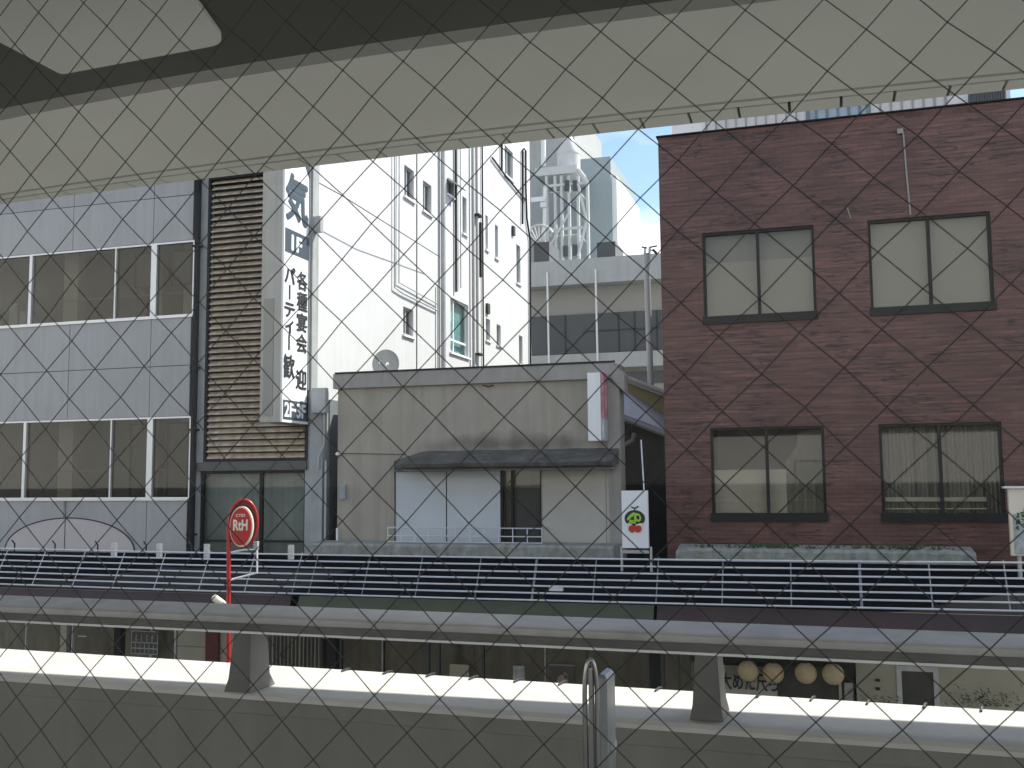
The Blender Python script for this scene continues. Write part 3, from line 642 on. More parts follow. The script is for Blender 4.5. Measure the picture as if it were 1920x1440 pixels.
# flat box sign on the beige wall
bs = thing('wall_sign', 'white box sign with a pink side fixed high on the beige wall', 'sign', PY(1118,828,16.7))
x0, x1, z0, z1 = rect((1101,699),(1127,826), 16.6)
build('sign_box', MB().box(x0, x1, 16.6, 16.9, z0, z1), m_white, bs)
build('pink_side', MB().box(x1+.003, x1+.055, 16.62, 16.9, z0+(z1-z0)*.33, z1), m_pinkside, bs)
build('lower_side', MB().box(x1+.003, x1+.055, 16.62, 16.9, z0, z0+(z1-z0)*.33-.005), m_poster, bs)
build('bracket', MB().box(x0+.05, x0+.09, 16.9, FY-.003, z0+.2, z0+.25).box(x0+.05, x0+.09, 16.9, FY-.003, z1-.25, z1-.2), m_post, bs)
# satellite dish on its roof
dc = PY(726, 683, 19.2); R_ = .30
dsh = thing('satellite_dish', 'grey round satellite dish on the roof of the beige building', 'satellite dish', (dc.x, 19.2, bt))
dm = MB(); rings = []
for i in range(1, 8):
    r_ = R_*i/7; rings.append([(dc.x+r_*math.cos(2*math.pi*k/28), 19.2-.25*(r_/R_)**2*.35, dc.z+r_*math.sin(2*math.pi*k/28)) for k in range(28)])
dm.loft(rings, cap=False); dm.loft([[(x, y+.015, z) for x, y, z in rg] for rg in rings], cap=False)
build('dish', dm, m_greypipe, dsh, smooth=True)
build('feed_arm', MB().tube([(dc.x,19.2,dc.z-.28),(dc.x-.02,18.85,dc.z-.12),(dc.x-.02,18.8,dc.z)], .012, 6).box(dc.x-.05,dc.x+.01,18.76,18.84,dc.z-.03,dc.z+.04), m_greypipe, dsh)
build('mast', MB().tube([(dc.x,19.24,bt-.05),(dc.x,19.24,dc.z)], .025, 8), m_post, dsh)

# ============================================================ alley between beige and brown buildings
yh = thing('ochre_house', 'ochre walled house with a sloping roof seen down the alley', 'house', (-3, 23, GZ))
a = PY(1158,712,23); b = PY(1262,752,23)
sl_ = (b.z-a.z)/(b.x-a.x)
xL, xR = a.x-.6, b.x+.5
def yz(x): return a.z+(x-a.x)*sl_
build('wall', MB().loft([[(xL,23,GZ),(xR,23,GZ),(xR,23,yz(xR)),(xL,23,yz(xL))],[(xL,30,GZ),(xR,30,GZ),(xR,30,yz(xR)),(xL,30,yz(xL))]]), m_ochre, yh)
build('roof', MB().loft([[(xL,22.6,yz(xL)+.01),(xR,22.6,yz(xR)+.01),(xR,22.6,yz(xR)+.10),(xL,22.6,yz(xL)+.10)],[(xL,30.2,yz(xL)+.01),(xR,30.2,yz(xR)+.01),(xR,30.2,yz(xR)+.10),(xL,30.2,yz(xL)+.10)]]), m_fargrey, yh)
build('gutter', MB().tube([(xL,22.55,yz(xL)+.12),(xR,22.55,yz(xR)+.12)], .05, 8), m_beigecap, yh)
th = thing('tin_shed', 'dark tin walled shed with a grey metal roof at the alley end', 'shed', (-3, 19.5, GZ))
a = PY(1160,778,19.5); b = PY(1250,812,19.5); sl2 = (b.z-a.z)/(b.x-a.x); xL, xR = a.x-.5, b.x+.02
def sz_(x): return a.z+(x-a.x)*sl2
build('wall', MB().loft([[(xL,19.8,GZ),(xR,19.8,GZ),(xR,19.8,sz_(xR)),(xL,19.8,sz_(xL))],[(xL,22.4,GZ),(xR,22.4,GZ),(xR,22.4,sz_(xR)+.3),(xL,22.4,sz_(xL)+.3)]]), m_tin, th)
build('roof', MB().loft([[(xL,19.4,sz_(xL)-.02),(xR,19.4,sz_(xR)-.02),(xR,19.4,sz_(xR)+.05),(xL,19.4,sz_(xL)+.05)],[(xL,22.5,sz_(xL)+.55),(xR,22.5,sz_(xR)+.15),(xR,22.5,sz_(xR)+.22),(xL,22.5,sz_(xL)+.62)]]), m_roofmetal, th)
g1 = PY(1168,810,19.3)
build('gutter', MB().tube([(xL,19.32,sz_(xL)-.04),(xR,19.32,sz_(xR)-.04)], .05, 8), m_beigecap, th, smooth=True)
build('downpipe', MB().tube([PY(1190,812,19.3),PY(1186,826,19.3),PY(1169,836,19.3),PY(1168,850,19.3),PY(1170,1030,19.3)], .045, 8), m_beigecap, th, smooth=True)
build('downpipe', MB().tube([PY(1246,820,19.3),PY(1247,925,19.3)], .04, 8), m_tin, th, smooth=True)
gu = build('guy_wire', MB().tube([PY(1202,825,16.4),PY(1208,925,16.0)], .012, 6), m_rail); tag(gu, 'thin pale stay wire above the white board sign in the alley', 'wire')
# pole in front of the far building
pl = thing('antenna_pole', 'slim pale steel pole with small antennas on top behind the ochre roof', 'pole', PY(1219,722,24))
a = PY(1212,475,24); b = PY(1220,730,24)
build('mast', MB().tube([a, (a+b)/2, b], .075, 12), m_panel, pl, smooth=True)
build('thin_mast', MB().tube([PY(1209,466,24), PY(1209,500,24)], .03, 8).tube([PY(1218,464,24), PY(1217,500,24)], .03, 8), m_post, pl)
build('antenna', MB().tube([PY(1203,463,24),PY(1213,465,24)], .02, 6).tube([PY(1217,464,24),PY(1232,461,24)], .02, 6).tube([PY(1224,468,24),PY(1231,475,24)], .035, 6).tube([PY(1219,468,24),PY(1228,472,24)], .015, 6), m_darkpipe, pl)
# white board sign
bd = thing('board_sign', 'white board sign with a green and red fruit-like emblem beside the alley', 'sign', PY(1190,1050,15.2))
x0, x1, z0, z1 = rect((1165,920),(1216,1028), 15.2)
build('board', MB().box(x0, x1, 15.2, 15.28, z0, z1), m_signwhite, bd)
cx, cz = (x0+x1)/2, PY(1190,972,15.2).z
def disc(mb, x, z, rx, rz, y, n=24, rot=0, d=.004):
    pts = []
    for k in range(n):
        a_ = 2*math.pi*k/n; ux, uz = rx*math.cos(a_), rz*math.sin(a_); pts.append((x+ux*math.cos(rot)-uz*math.sin(rot), y, z+ux*math.sin(rot)+uz*math.cos(rot)))
    return mb.prism(pts, (0,-d,0))
em = MB(); disc(em, cx, cz-.0, .155, .125, 15.195); em.tube([(cx-.05,15.19,cz+.175),(cx,15.19,cz+.15),(cx+.06,15.19,cz+.18)], .010, 5).tube([(cx,15.19,cz+.15),(cx,15.19,cz+.1)], .008, 5)
e1 = build('emblem', em, m_ink, bd)
em = MB(); disc(em, cx-.06, cz+.03, .025, .08, 15.190, rot=-.8); disc(em, cx+.045, cz+.015, .05, .065, 15.190, rot=.35); disc(em, cx-.05, cz-.05, .04, .03, 15.190); disc(em, cx+.005, cz+.0, .014, .09, 15.189)
lf1 = build('leaf_shape', em, m_lime, e1)
em = MB(); disc(em, cx+.05, cz+.015, .022, .032, 15.184, rot=.3); disc(em, cx-.045, cz+.0, .014, .022, 15.184)
build('dark_spot', em, m_ink, e1)
em = MB(); disc(em, cx-.085, cz-.095, .05, .020, 15.188, rot=-.25); disc(em, cx+.075, cz-.095, .065, .020, 15.188, rot=.2)
build('cream_shape', em, m_cream, e1)
em = MB(); disc(em, cx-.045, cz-.155, .05, .055, 15.186, rot=.3); disc(em, cx+.05, cz-.155, .05, .055, 15.186, rot=-.3); em.prism([(cx-.08,15.186,cz-.11),(cx-.04,15.186,cz-.205),(cx,15.186,cz-.15),(cx+.04,15.186,cz-.205),(cx+.09,15.186,cz-.11)], (0,-.003,0))
build('red_shape', em, m_red, e1)
build('stand', MB().tube([(x0-.02,15.24,z0+.02),(x0-.02,15.24,z0-.6)], .02, 8).tube([(x1+.03,15.24,z0+.02),(x1+.03,15.24,z0-.6)], .02, 8).box(x0, x1, 15.22, 15.26, z0-.08, z0-.03), m_post, bd)

# ============================================================ brown tiled building
kx0, kx1 = PY(1240,252,FY).x-.06, 5.3
kzr = PY(1240,252,FY).z
kz_r2 = PY(1900,184,FY).z
kb = thing('tiled_building', 'brown tiled building with four dark framed windows', 'building', (1, FY, GZ))
H = [rect((1316,437),(1532,594),FY), rect((1626,414),(1866,574),FY), rect((1331,803),(1551,972),FY), rect((1647,794),(1887,972),FY)]
H = [(a, b, (H[0][2]+H[1][2])/2 if i < 2 else H[2][2], (H[0][3]+H[1][3])/2 if i < 2 else (H[2][3]+H[3][3])/2) for i, (a, b, c, d) in enumerate(H)]
H2 = H + [(H[1][1]+.9, H[1][1]+2.6, H[0][2], H[0][3]), (H[1][1]+.9, H[1][1]+2.6, H[2][2], H[2][3])]
kz1 = (kzr+kz_r2)/2-.045
build('wall', shell(wall_grid(MB(), kx0, kx1, GZ, kz1, H2, FY, .14), kx0, kx1, FY, FY+12, GZ, kz1), m_tile, kb)
build('coping', MB().box(kx0-.03, kx1+.03, FY-.04, FY+.2, kz1+.003, kz1+.025), m_darkpipe, kb)
for i, (a, b, c, d) in enumerate(H2):
    fr = frame_mb(a, b, c, d, FY+.03, .045, .09)
    xm = (a+b)/2; fr.box(xm-.025, xm+.025, FY+.02, FY+.10, c+.045, d-.045)
    fr.box(a-.02, b+.02, FY-.045, FY+.028, c-.05, c+.085)       # deep sill
    w_ = build('window', fr, m_dark2, kb)
    build('pane', MB().box(a+.045, b-.045, FY+.07, FY+.075, c+.045, d-.045), g_window, w_)
    if i in (0, 1, 4):
        z_ = d-.5
        build('blind', MB().box(a+.03, b-.03, FY+.14, FY+.15, c+.03, d-.03 if i else z_), m_blind, w_)
        if i == 0: build('upper_blind', MB().box(a+.03, b-.03, FY+.17, FY+.18, z_-.05, d-.03), M('blind_grey_upper', (.20,.21,.20), .8, var=.05), w_)
    elif i == 2:
        zz = c+(d-c)*.53
        build('room', MB().box(a, b, FY+1.2, FY+1.25, c-.1, d+.1), m_shopgrey, w_)
        build('blind', MB().box(a+.03, a+(b-a)*.66, FY+.14, FY+.15, c+.03, zz), m_curtain2, w_)
        cur = MB(); x_ = a+(b-a)*.66
        for k in range(9):
            xk = x_+(b-.03-x_)*k/9; xn = x_+(b-.03-x_)*(k+1)/9; dy = .03 if k % 2 else 0
            cur.box(xk, xn-.002, FY+.16+dy, FY+.18+dy, c+.03, d-.03-(.5 if k < 3 else .2 if k < 5 else 0)*(1-k/6))
        build('curtain', cur, m_brown, w_)
    else:
        build('room', MB().box(a, b, FY+.6, FY+.65, c-.1, d+.1), m_dark, w_)
        cu_ = MB(); n_ = 26; cr_ = random.Random(i)
        for k in range(n_):
            xk = a+.03+(b-a-.06)*k/n_; xn = a+.03+(b-a-.06)*(k+1)/n_; dy = cr_.uniform(0,.05)
            cu_.add([(xk,FY+.13+dy,c+.03),((xk+xn)/2,FY+.19+dy,c+.03),(xn,FY+.13+dy,c+.03),(xk,FY+.13+dy,d-.03),((xk+xn)/2,FY+.19+dy,d-.03),(xn,FY+.13+dy,d-.03)], [(0,1,4,3),(1,2,5,4)])
        build('curtain', cu_, m_curtain, w_)
        build('shelf', MB().box(a+.06, b-.25, FY+.09, FY+.12, c+.26, c+.33).box(a+.06, b-.25, FY+.09, FY+.12, c+.14, c+.16), m_curtain2, w_)
q = PY(1693,240,FY)
build('wall_conduit', MB().tube([(q.x,FY-.02,kz1-.35),(q.x+.02,FY-.02,kz1-1.0),(q.x+.05,FY-.02,H[1][3]+.03)], .014, 6).tube([(q.x-.9,FY-.02,kz1-1.5),(q.x-.85,FY-.02,H[1][3]+.05)], .008, 5), m_beigecap, kb)
build('conduit_box', MB().box(q.x-.09, q.x-.0, FY-.035, FY-.003, kz1-.36, kz1-.28), m_beigecap, kb)
# board sign at the right with a leafy picture
rs = thing('picture_sign', 'cream board sign with a leafy green picture at the right edge of the tiled wall', 'sign', PY(1905,1045,15.2))
x0, _, z0, z1 = rect((1890,916),(1918,1042), 15.2)
build('board', MB().box(x0, x0+1.1, 15.2, 15.3, z0, z1), m_cream, rs)
build('top_trim', MB().box(x0-.06, x0+1.15, 15.15, 15.32, z1+.003, z1+.03), m_signwhite, rs)
build('lower_panel', MB().box(x0+.04, x0+1.05, 15.19, 15.197, z0+.02, z0+(z1-z0)*.62), m_poster, rs)
lf_ = MB(); lr = random.Random(8)
for k in range(160):
    xx = x0+.08+lr.random()*.95; zz = z0+(z1-z0)*(.62+lr.gauss(0,.06)) - .12*lr.random()
    disc(lf_, xx, zz, lr.uniform(.012,.03), lr.uniform(.008,.016), 15.188-lr.random()*.004, 7, lr.uniform(0,3), .001)
build('leaf_picture', lf_, m_leafgreen, rs)
build('stand', MB().tube([(x0+.1,15.25,z0),(x0+.1,15.25,z0-.6)], .03, 8).tube([(x0+1.0,15.25,z0),(x0+1.0,15.25,z0-.6)], .03, 8), m_post, rs)

# roof structures behind the brown building
rb = thing('louvred_building', 'white building with vertical louvre fins peeking over the tiled roof', 'building', (2, 29.6, GZ))
YR = 29.6
x0 = PY(1259,215,YR).x; x1 = PY(1893,150,YR).x; zt = PY(1893,150,YR).z+1.4
z_w = PY(1893,150,YR).z+.35
build('wall', MB().box(x0, x1, YR, YR+12, GZ, z_w), m_white, rb)
fn = MB(); k = 0; xx = x0+1.0
wxa, wxb = PY(1510,200,YR).x, PY(1632,200,YR).x
while xx < x1-1.6:
    if not (wxa-.2 < xx < wxb+.2): fn.box(xx, xx+.05, YR-.12, YR-.002, 8, z_w-.2)
    xx += .285
build('fin', fn, m_colgrey, rb)
zz = PY(1570,215,YR).z
fr = frame_mb(wxa, wxb, zz-2.0, zz+.35, YR-.1, .12, .08)
for k in range(1, 6): q_ = wxa+(wxb-wxa)*k/6; fr.box(q_-.04, q_+.04, YR-.09, YR-.03, zz-1.9, zz+.23)
w_ = build('window', fr, m_blue, rb); build('pane', MB().box(wxa+.12, wxb-.12, YR-.05, YR-.04, zz-1.9, zz+.23), M('bright_glass', (.35,.45,.55), .1), w_)
gr = MB()
for k in range(14): q_ = PY(1812+k*5,190,YR-.3).x; gr.tube([(q_,YR-.3,8),(q_+.1,YR-.3,PY(1812,176,YR).z)], .045, 5)
build('grille', gr, m_farband, rb)

# ============================================================ shopping arcade canopy
def ry_z(px_, py_, Y): return PY(px_, py_, Y).z
cz0 = -1.545; czt = -1.03; cy0, cy1 = 12.8, 13.08
CX0, CX1 = -16.5, 6.5
can = thing('arcade_canopy', 'long dark arcade canopy roof with maroon and green fascia panels over the shops', 'canopy', (-5, 14, GZ))
rb_z = PY(860,1046,16.3).z+.01; rf_z = cz0-.05
rpf = lambda X: [(X,cy0+.02,rf_z-.06),(X,cy0+.02,rf_z),(X,16.22,rb_z),(X,16.22,rb_z-.08)]
build('roof', MB().loft([rpf(CX0), rpf(CX1)]), m_slate, can)
xg0, xg1 = PY(560,1130,cy0).x, PY(1226,1150,cy0).x
fz0, fz1 = cz0-.42, cz0-.035
for (xa_, xb_, mt) in ((CX0, xg0-.12, m_maroon), (xg0, xg1, m_green), (xg1+.04, CX1, m_maroon)):
    build('fascia', MB().loft([[(xa_,cy0+.02,fz1),(xa_,cy0+.06,fz1),(xa_,cy0-.1,fz0),(xa_,cy0-.14,fz0)],[(xb_,cy0+.02,fz1),(xb_,cy0+.06,fz1),(xb_,cy0-.1,fz0),(xb_,cy0-.14,fz0)]]), mt, can)
build('soffit', MB().box(CX0, CX1, cy0+.1, 16.2, fz0+.0, fz0+.03), m_white, can)
cp = MB()
for X_ in (-15, -10.6, -6.9, -2.2, 2.4, 6.0): cp.box(X_-.06, X_+.06, 13.6, 13.72, GZ+.13, fz0-.002)
build('post', cp, m_darkpipe, can)
# bar railing leaning on the canopy edge
br_ = thing('bar_railing', 'pale seven-bar metal railing running along the edge of the arcade canopy', 'railing', (-5, 12.8, cz0))
def sec(t, off=0): return (cy0+(cy1-cy0)*t-off, cz0+(czt-cz0)*t)
for k in range(7):
    t = k/6; y_, z_ = sec(t, .03)
    z_l = z_+.07+.00*t; z_m = z_-.01; z_rr = z_+.03
    pts = []
    for i in range(25):
        X_ = CX0+(CX1-CX0)*i/24; u = (X_+5)/9.0
        pts.append((X_, y_, z_+.045*u*u-.0))
    build('bar', MB().tube(pts, .012, 6), m_rail, br_, smooth=True)
up_px = [(-12,1085),(60,1087),(135,1091),(210,1094),(288,1097),(372,1102),(458,1106),(547,1110),(578,1111),(678,1116),(778,1120),(890,1124),(997,1127),(1111,1131),(1230,1134),(1354,1137),(1484,1140),(1616,1143),(1749,1145),(1894,1147)]
upr = None
for i, (px, py) in enumerate(up_px):
    X_ = PY(px, py, cy0).x; u = (X_+5)/9.0; dz = .045*u*u
    y0_, z0_ = sec(-.03); y1_, z1_ = sec(1.05)
    r_ = .008 if i not in (12, 17) else .016
    build('upright', MB().tube([(X_,y0_,z0_+dz),(X_,y1_,z1_+dz)], r_, 6), m_upright, br_, smooth=True)
# short lamp-like stubs that stand on the canopy behind the rail
stub = None; rs_ = random.Random(4)
for i, (px, mt_) in enumerate(((213,0),(298,0),(387,0),(545,0),(27,1),(103,1),(183,1),(274,1),(358,1))):
    q = PY(px, 1036, 13.4)
    if mt_ == 0: mb = MB().box(q.x-.035, q.x+.035, 13.38, 13.44, czt-.1, czt+.11)
    else: mb = MB().tube([(q.x,13.4,czt-.1),(q.x-.0,13.4,czt+.08),(q.x-.02,13.36,czt+.14)], .012, 6)
    s_ = build('roof_stub', mb, m_post if mt_ == 0 else m_darkpipe)
    tag(s_, ('%s of the four pale flat brackets behind the canopy railing' % ('leftmost','second from left','third from left','rightmost')[i]) if mt_ == 0 else ('%s of the five dark hooked brackets behind the canopy railing' % ('leftmost','second from left','middle one','fourth from left','rightmost')[i-4]), 'bracket', 'pale flat brackets on the canopy' if mt_ == 0 else 'dark hooked brackets on the canopy')
q = PY(1045,1104,12.95); tag(build('gutter_tray', MB().box(q.x-.09,q.x+.09,12.86,12.92,q.z-.02,q.z+.03), m_rail), 'small pale plate lying behind the railing bars under the beige building', 'plate')

# ============================================================ shop fronts under the canopy
SY = 16.35; SB = fz0-.3
def shop(name, label, px0, px1, mat, cat='shopfront', top=None):
    x0 = PY(px0,1240,SY).x; x1 = PY(px1,1240,SY).x
    o = thing(name, label, cat, ((x0+x1)/2, SY, GZ)); return o, x0, x1
ST = PY(960,1040,16.3).z-.35
o, x0, x1 = shop('glass_shopfront', 'dark glazed shopfront with pale mullions left of the red pole', -60, 330, None)
build('back_wall', MB().box(x0, x1, SY+.5, SY+.6, GZ, ST), m_shopback, o)
mb = MB()
for px, t in ((50,.02),(137,.02),(284,.03),(330,.03)): q = PY(px,1200,SY).x; mb.box(q-t/2, q+t/2, SY-.03, SY+.03, GZ, ST)
build('frame', mb, m_rail, o)
q = PY(124,1200,SY).x; build('pale_column', MB().box(q-.07, q+.07, SY-.08, SY+.08, GZ, ST), m_shopbeige, o)
build('pane', MB().box(x0, x1, SY+.032, SY+.038, GZ, ST), g_dark, o)
q0 = PY(150,1192,SY); build('door_bar', MB().box(q0.x, q0.x+.18, SY-.05, SY-.035, q0.z-.01, q0.z+.01), m_rail, o)
# lattice poster
o = thing('lattice_poster', 'small dark notice board with pale lattice lines in the left shopfront', 'notice', PY(270,1228,SY-.1))
x0, x1, z0, z1 = rect((247,1182),(296,1228), SY-.1)
build('board', MB().box(x0, x1, SY-.1, SY-.085, z0, z1), m_shopdark, o)
mb = frame_mb(x0, x1, z0, z1, SY-.11, .014, .009); zm = z0+(z1-z0)*.5; mb.box(x0+.014, x1-.014, SY-.11, SY-.101, zm-.008, zm+.008)
for k in range(1, 6): xx = x0+(x1-x0)*k/6; mb.box(xx-.006, xx+.006, SY-.108, SY-.101, z0+.02, zm-.01)
mb.box(x0+.02, x1-.02, SY-.1095, SY-.1055, z0+(zm-z0)*.45, z0+(zm-z0)*.55)
build('lattice', mb, m_poster, o)
mb = MB(); zz0 = zm+.02; hh0 = (z1-zm)*.6; rq = random.Random(12)
for k in range(4):
    xk = x0+(x1-x0)*(.14+k*.2)
    for j in range(5): ww = rq.uniform(.02,.045); mb.box(xk+rq.uniform(0,.02), xk+.01+ww, SY-.107, SY-.101, zz0+hh0*j/5, zz0+hh0*j/5+hh0*.1)
    mb.box(xk+.02, xk+.03, SY-.1095, SY-.1072, zz0, zz0+hh0)
build('faded_lettering', mb, m_poster, o)
o, x0, x1 = shop('grey_shopfront', 'plain grey wall panel shopfront behind the red pole', 332, 470, None)
build('wall', MB().box(x0, x1, SY, SY+.2, GZ, ST), m_shopbeige, o)
q = PY(400,1240,SY); build('maroon_strip', MB().box(PY(388,1240,SY).x, PY(412,1240,SY).x, SY-.06, SY-.003, GZ, ST), m_reddark, o)
build('rail_line', MB().box(x0, PY(385,1212,SY).x, SY-.02, SY-.003, PY(350,1212,SY).z-.01, PY(350,1212,SY).z+.01), m_beigecap, o)
o, x0, x1 = shop('slatted_shopfront', 'dark shopfront with pale vertical slats right of the left parapet post', 472, 604, None)
build('wall', MB().box(x0, x1, SY, SY+.2, GZ, ST), m_shopdark, o)
mb = MB(); sr = random.Random(1)
for k in range(14): xx = PY(505+k*7.2,1215,SY-.1).x; wv = sr.choice((.012,.02,.03)); mb.box(xx-wv/2, xx+wv/2, SY-.12, SY-.08, GZ, ST)
build('slat', mb, m_beigecap, o)
o, x0, x1 = shop('long_shopfront', 'long dark glazed shopfront under the beige building', 606, 1296, None)
build('back_wall', MB().box(x0, x1, SY+.5, SY+.6, GZ, ST), m_shopback, o)
mb = MB()
for px, t in ((640,.02),(718,.03),(800,.10),(822,.05),(905,.05),(1021,.022),(1100,.03),(1215,.04),(1240,.09),(1272,.03)):
    q = PY(px,1240,SY).x; mb.box(q-t/2, q+t/2, SY-.02, SY+.05, GZ, ST)
mb.box(x0, x1, SY-.021, SY+.04, PY(960,1212,SY).z, PY(960,1209,SY).z)
build('frame', mb, m_lintel, o)
mb = MB()
for px in (717, 1022): q = PY(px,1240,SY-.05).x; mb.tube([(q,SY-.05,GZ),(q,SY-.05,ST)], .012, 6)
build('thin_pole', mb, m_poster, o)
build('pane', MB().box(x0, x1, SY+.012, SY+.018, GZ, ST), g_dark, o)
for a_, b_, mt, nm, lab in (((843,1245),(879,1275),m_curtain2,'notice_board','cream striped notice board behind the parapet in the long shopfront'),
                        ((962,1248),(984,1282),m_poster,'notice_paper','small white paper notice in the middle of the long shopfront')):
    r4 = rect(a_, b_, SY-.08); tag(build(nm, MB().box(r4[0],r4[1],SY-.08,SY-.07,r4[2],r4[3]), mt), lab, 'notice')
r4 = rect((1030,1247),(1076,1300), SY-.08)
o = thing('menu_stand', 'framed picture board with pinkish blotches beside the thin shop pole', 'sign', ((r4[0]+r4[1])/2, SY-.08, r4[2]))
build('board', MB().box(r4[0],r4[1],SY-.08,SY-.065,r4[2],r4[3]), m_shopdark, o)
mb = MB(); disc(mb, (r4[0]+r4[1])/2+.02, r4[3]-.27, .1, .13, SY-.084); disc(mb, (r4[0]+r4[1])/2+.07, r4[3]-.15, .03, .05, SY-.084, rot=.4)
build('picture', mb, M('picture_pink', (.33,.24,.19), .7, var=.4, scale=20), o)
build('top_trim', MB().box(r4[0]-.02,r4[1]+.02,SY-.09,SY-.06,r4[3],r4[3]+.02), m_beigecap, o)
# lantern bar
o, x0, x1 = shop('lantern_bar', 'dark bar front with a cream lettered curtain and a deep dark header', 1298, 1602, None)
build('wall', MB().box(x0, x1, SY+.3, SY+.4, GZ, ST), m_shopdark, o)
build('header', MB().box(x0, x1, SY-.25, SY+.28, PY(1450,1247,SY-.25).z, ST), M('header_dark', (.03,.03,.028), .7), o)
nx0, nx1, nz0, nz1 = rect((1340,1246),(1459,1330), SY-.12)
cu_ = MB()
for k in range(40):
    xk = nx0+(nx1-nx0)*k/40; xn = nx0+(nx1-nx0)*(k+1)/40
    f1 = lambda x: SY-.12+.012*math.sin(x*14)
    cu_.add([(xk,f1(xk),nz0),(xn,f1(xn),nz0),(xn,f1(xn),nz1),(xk,f1(xk),nz1)], [(0,1,2,3)])
cur = build('curtain', cu_, m_beigelite, o)
t_ = MB(); zc_ = PY(1400,1278,SY-.14).z
put_text(t_, '大めた尺ろ', ((nx0+nx1)/2+.05, SY-.142, zc_), (1,0,0), (0,0,1), w=(nx1-nx0)*.92, h=.26, bold=.02, depth=.006)
build('lettering', t_, m_ink, cur)
q = PY(1575,1280,SY-.1).x; build('door_post', MB().box(q-.02, q+.02, SY-.1, SY-.04, GZ, PY(1575,1258,SY-.1).z), m_beigelite, o)
r4 = rect((1583,1282),(1601,1320), SY-.1); build('blue_poster', MB().box(r4[0],r4[1],SY-.02,SY,r4[2],r4[3]), m_poster, o)
lan = None
lt = [(1341,1256,.155,'leftmost round paper lantern, half behind the parapet post'),(1403,1258,.155,'round paper lantern over the middle of the lettered curtain'),(1450,1262,.155,'round paper lantern at the right end of the lettered curtain'),
      (1511,1262,.155,'round paper lantern over the dark bar doorway'),(1562,1264,.155,'rightmost round paper lantern beside the pale door post')]
for i, (px, py, r_, lab) in enumerate(lt):
    c = PY(px, py, SY-.42)
    if lan is None:
        lan = thing('paper_lantern', lab, 'lantern', c, 'round paper lanterns over the bar front')
        rings = []
        for k in range(1, 30):
            a_ = math.pi*k/30; rr3 = r_*(math.sin(a_)+.022*(k % 2)); rings.append([(c.x+rr3*math.cos(2*math.pi*j/24), c.y+rr3*math.sin(2*math.pi*j/24), c.z+r_*math.cos(a_)) for j in range(24)])
        build('shade', MB().loft(rings), m_lantern, lan)
        build('cap', MB().loft([ring(c.x,c.y,c.z+r_*.96,.05,16), ring(c.x,c.y,c.z+r_*1.12,.05,16)]).loft([ring(c.x,c.y,c.z-r_*1.08,.045,16), ring(c.x,c.y,c.z-r_*.97,.045,16)]), m_ink, lan)
        c0 = c
    else:
        cc = copy_tree(lan, None, c-c0); cc['label'] = lab
# beige shop at right
o, x0, x1 = shop('beige_shopfront', 'beige walled shopfront with a dark metal framed door at the right', 1604, 2000, None)
dx0, dx1, dz0, dz1 = rect((1680,1248),(1766,1400), SY)
build('wall', shell(wall_grid(MB(), x0, x1, GZ, ST, [(dx0,dx1,GZ,dz1)], SY, .15), x0, x1, SY, SY+.09, GZ, ST), m_shopbeige, o)
d_ = build('door', frame_mb(dx0, dx1, GZ, dz1, SY-.02, .07, .08), m_rail, o)
build('pane', MB().box(dx0+.07, dx1-.07, SY+.03, SY+.04, GZ+.07, dz1-.07), m_shopdark, d_)
for py in (1275, 1291):
    q = PY(1646,py,SY); build('wall_light', MB().box(q.x-.03,q.x+.03,SY-.03,SY-.003,q.z-.02,q.z+.02), m_ink, o)
mb = MB(); gr_ = random.Random(6)
for px_c, n_ in ((1645,140),(1840,260)):
    for k in range(n_):
        q = PY(px_c+gr_.gauss(0,18 if px_c < 1700 else 34), 1325-abs(gr_.gauss(0,10 if px_c < 1700 else 16)), SY-.35+gr_.uniform(-.1,.1)); s_ = gr_.uniform(.015,.035); a_ = gr_.uniform(0,3)
        mb.add([(q.x-s_*math.cos(a_),q.y,q.z-s_*math.sin(a_)),(q.x,q.y-s_,q.z+s_*.4),(q.x+s_*math.cos(a_),q.y,q.z+s_*math.sin(a_)),(q.x,q.y+s_,q.z-s_*.4)], [(0,1,2,3)])
tag(build('shrubs', mb, m_leafgreen), 'low leafy planting in front of the beige shopfront', 'plants', kind='stuff')

# ============================================================ red pole sign
RY = 11.6
rp = thing('pole_sign', 'red pole sign with a red and cream oval head in front of the canopy', 'sign', (PY(428,1250,RY).x, RY, GZ))
pb = PY(429,1140,RY); pt_ = PY(426,990,RY); xp = (pb.x+pt_.x)/2
# hoop over the oval; the head is turned away from the street
def skew(x): return RY+.55*(x-xp)
def PS(px, py): d = ray(px, py); return d*((RY-.55*xp)/(d.y-.55*d.x))
hoc = PS(457,981); xr_ = PS(483,981).x; hh = PS(457,937).z-hoc.z; hw = (xr_-xp)/2; hcx = (xr_+xp)/2
pts = [(xp+(PY(428.5,1250,RY).x-xp)*(hoc.z-GZ)/(hoc.z-PY(428.5,1250,RY).z), RY, GZ), (xp, RY, hoc.z)]
for k in range(1, 27):
    a_ = math.pi - math.pi*1.52*k/26
    X_ = hcx+hw*math.cos(a_); pts.append((X_, skew(X_), hoc.z+hh*math.sin(a_)))
build('pole', MB().tube(pts[:2], .027, 12), m_red, rp, smooth=True)
hoop = [Vector(p) for p in pts[1:]]
build('hoop', MB().tube(hoop, .018, 10), m_red, rp, smooth=True)
def oval(mb, cx_, cz_, rx, rz, off, d, n=40):
    p = [(cx_+rx*math.cos(2*math.pi*k/n), skew(cx_+rx*math.cos(2*math.pi*k/n))-off, cz_+rz*math.sin(2*math.pi*k/n)) for k in range(n)]
    return mb.prism(p, (0,-d,0))
ox, oz = PS(457,987).x, PS(457,987).z
orx, orz = (PS(478,987).x-PS(434.5,987).x)/2, (PS(457,948).z-PS(457,1024).z)/2
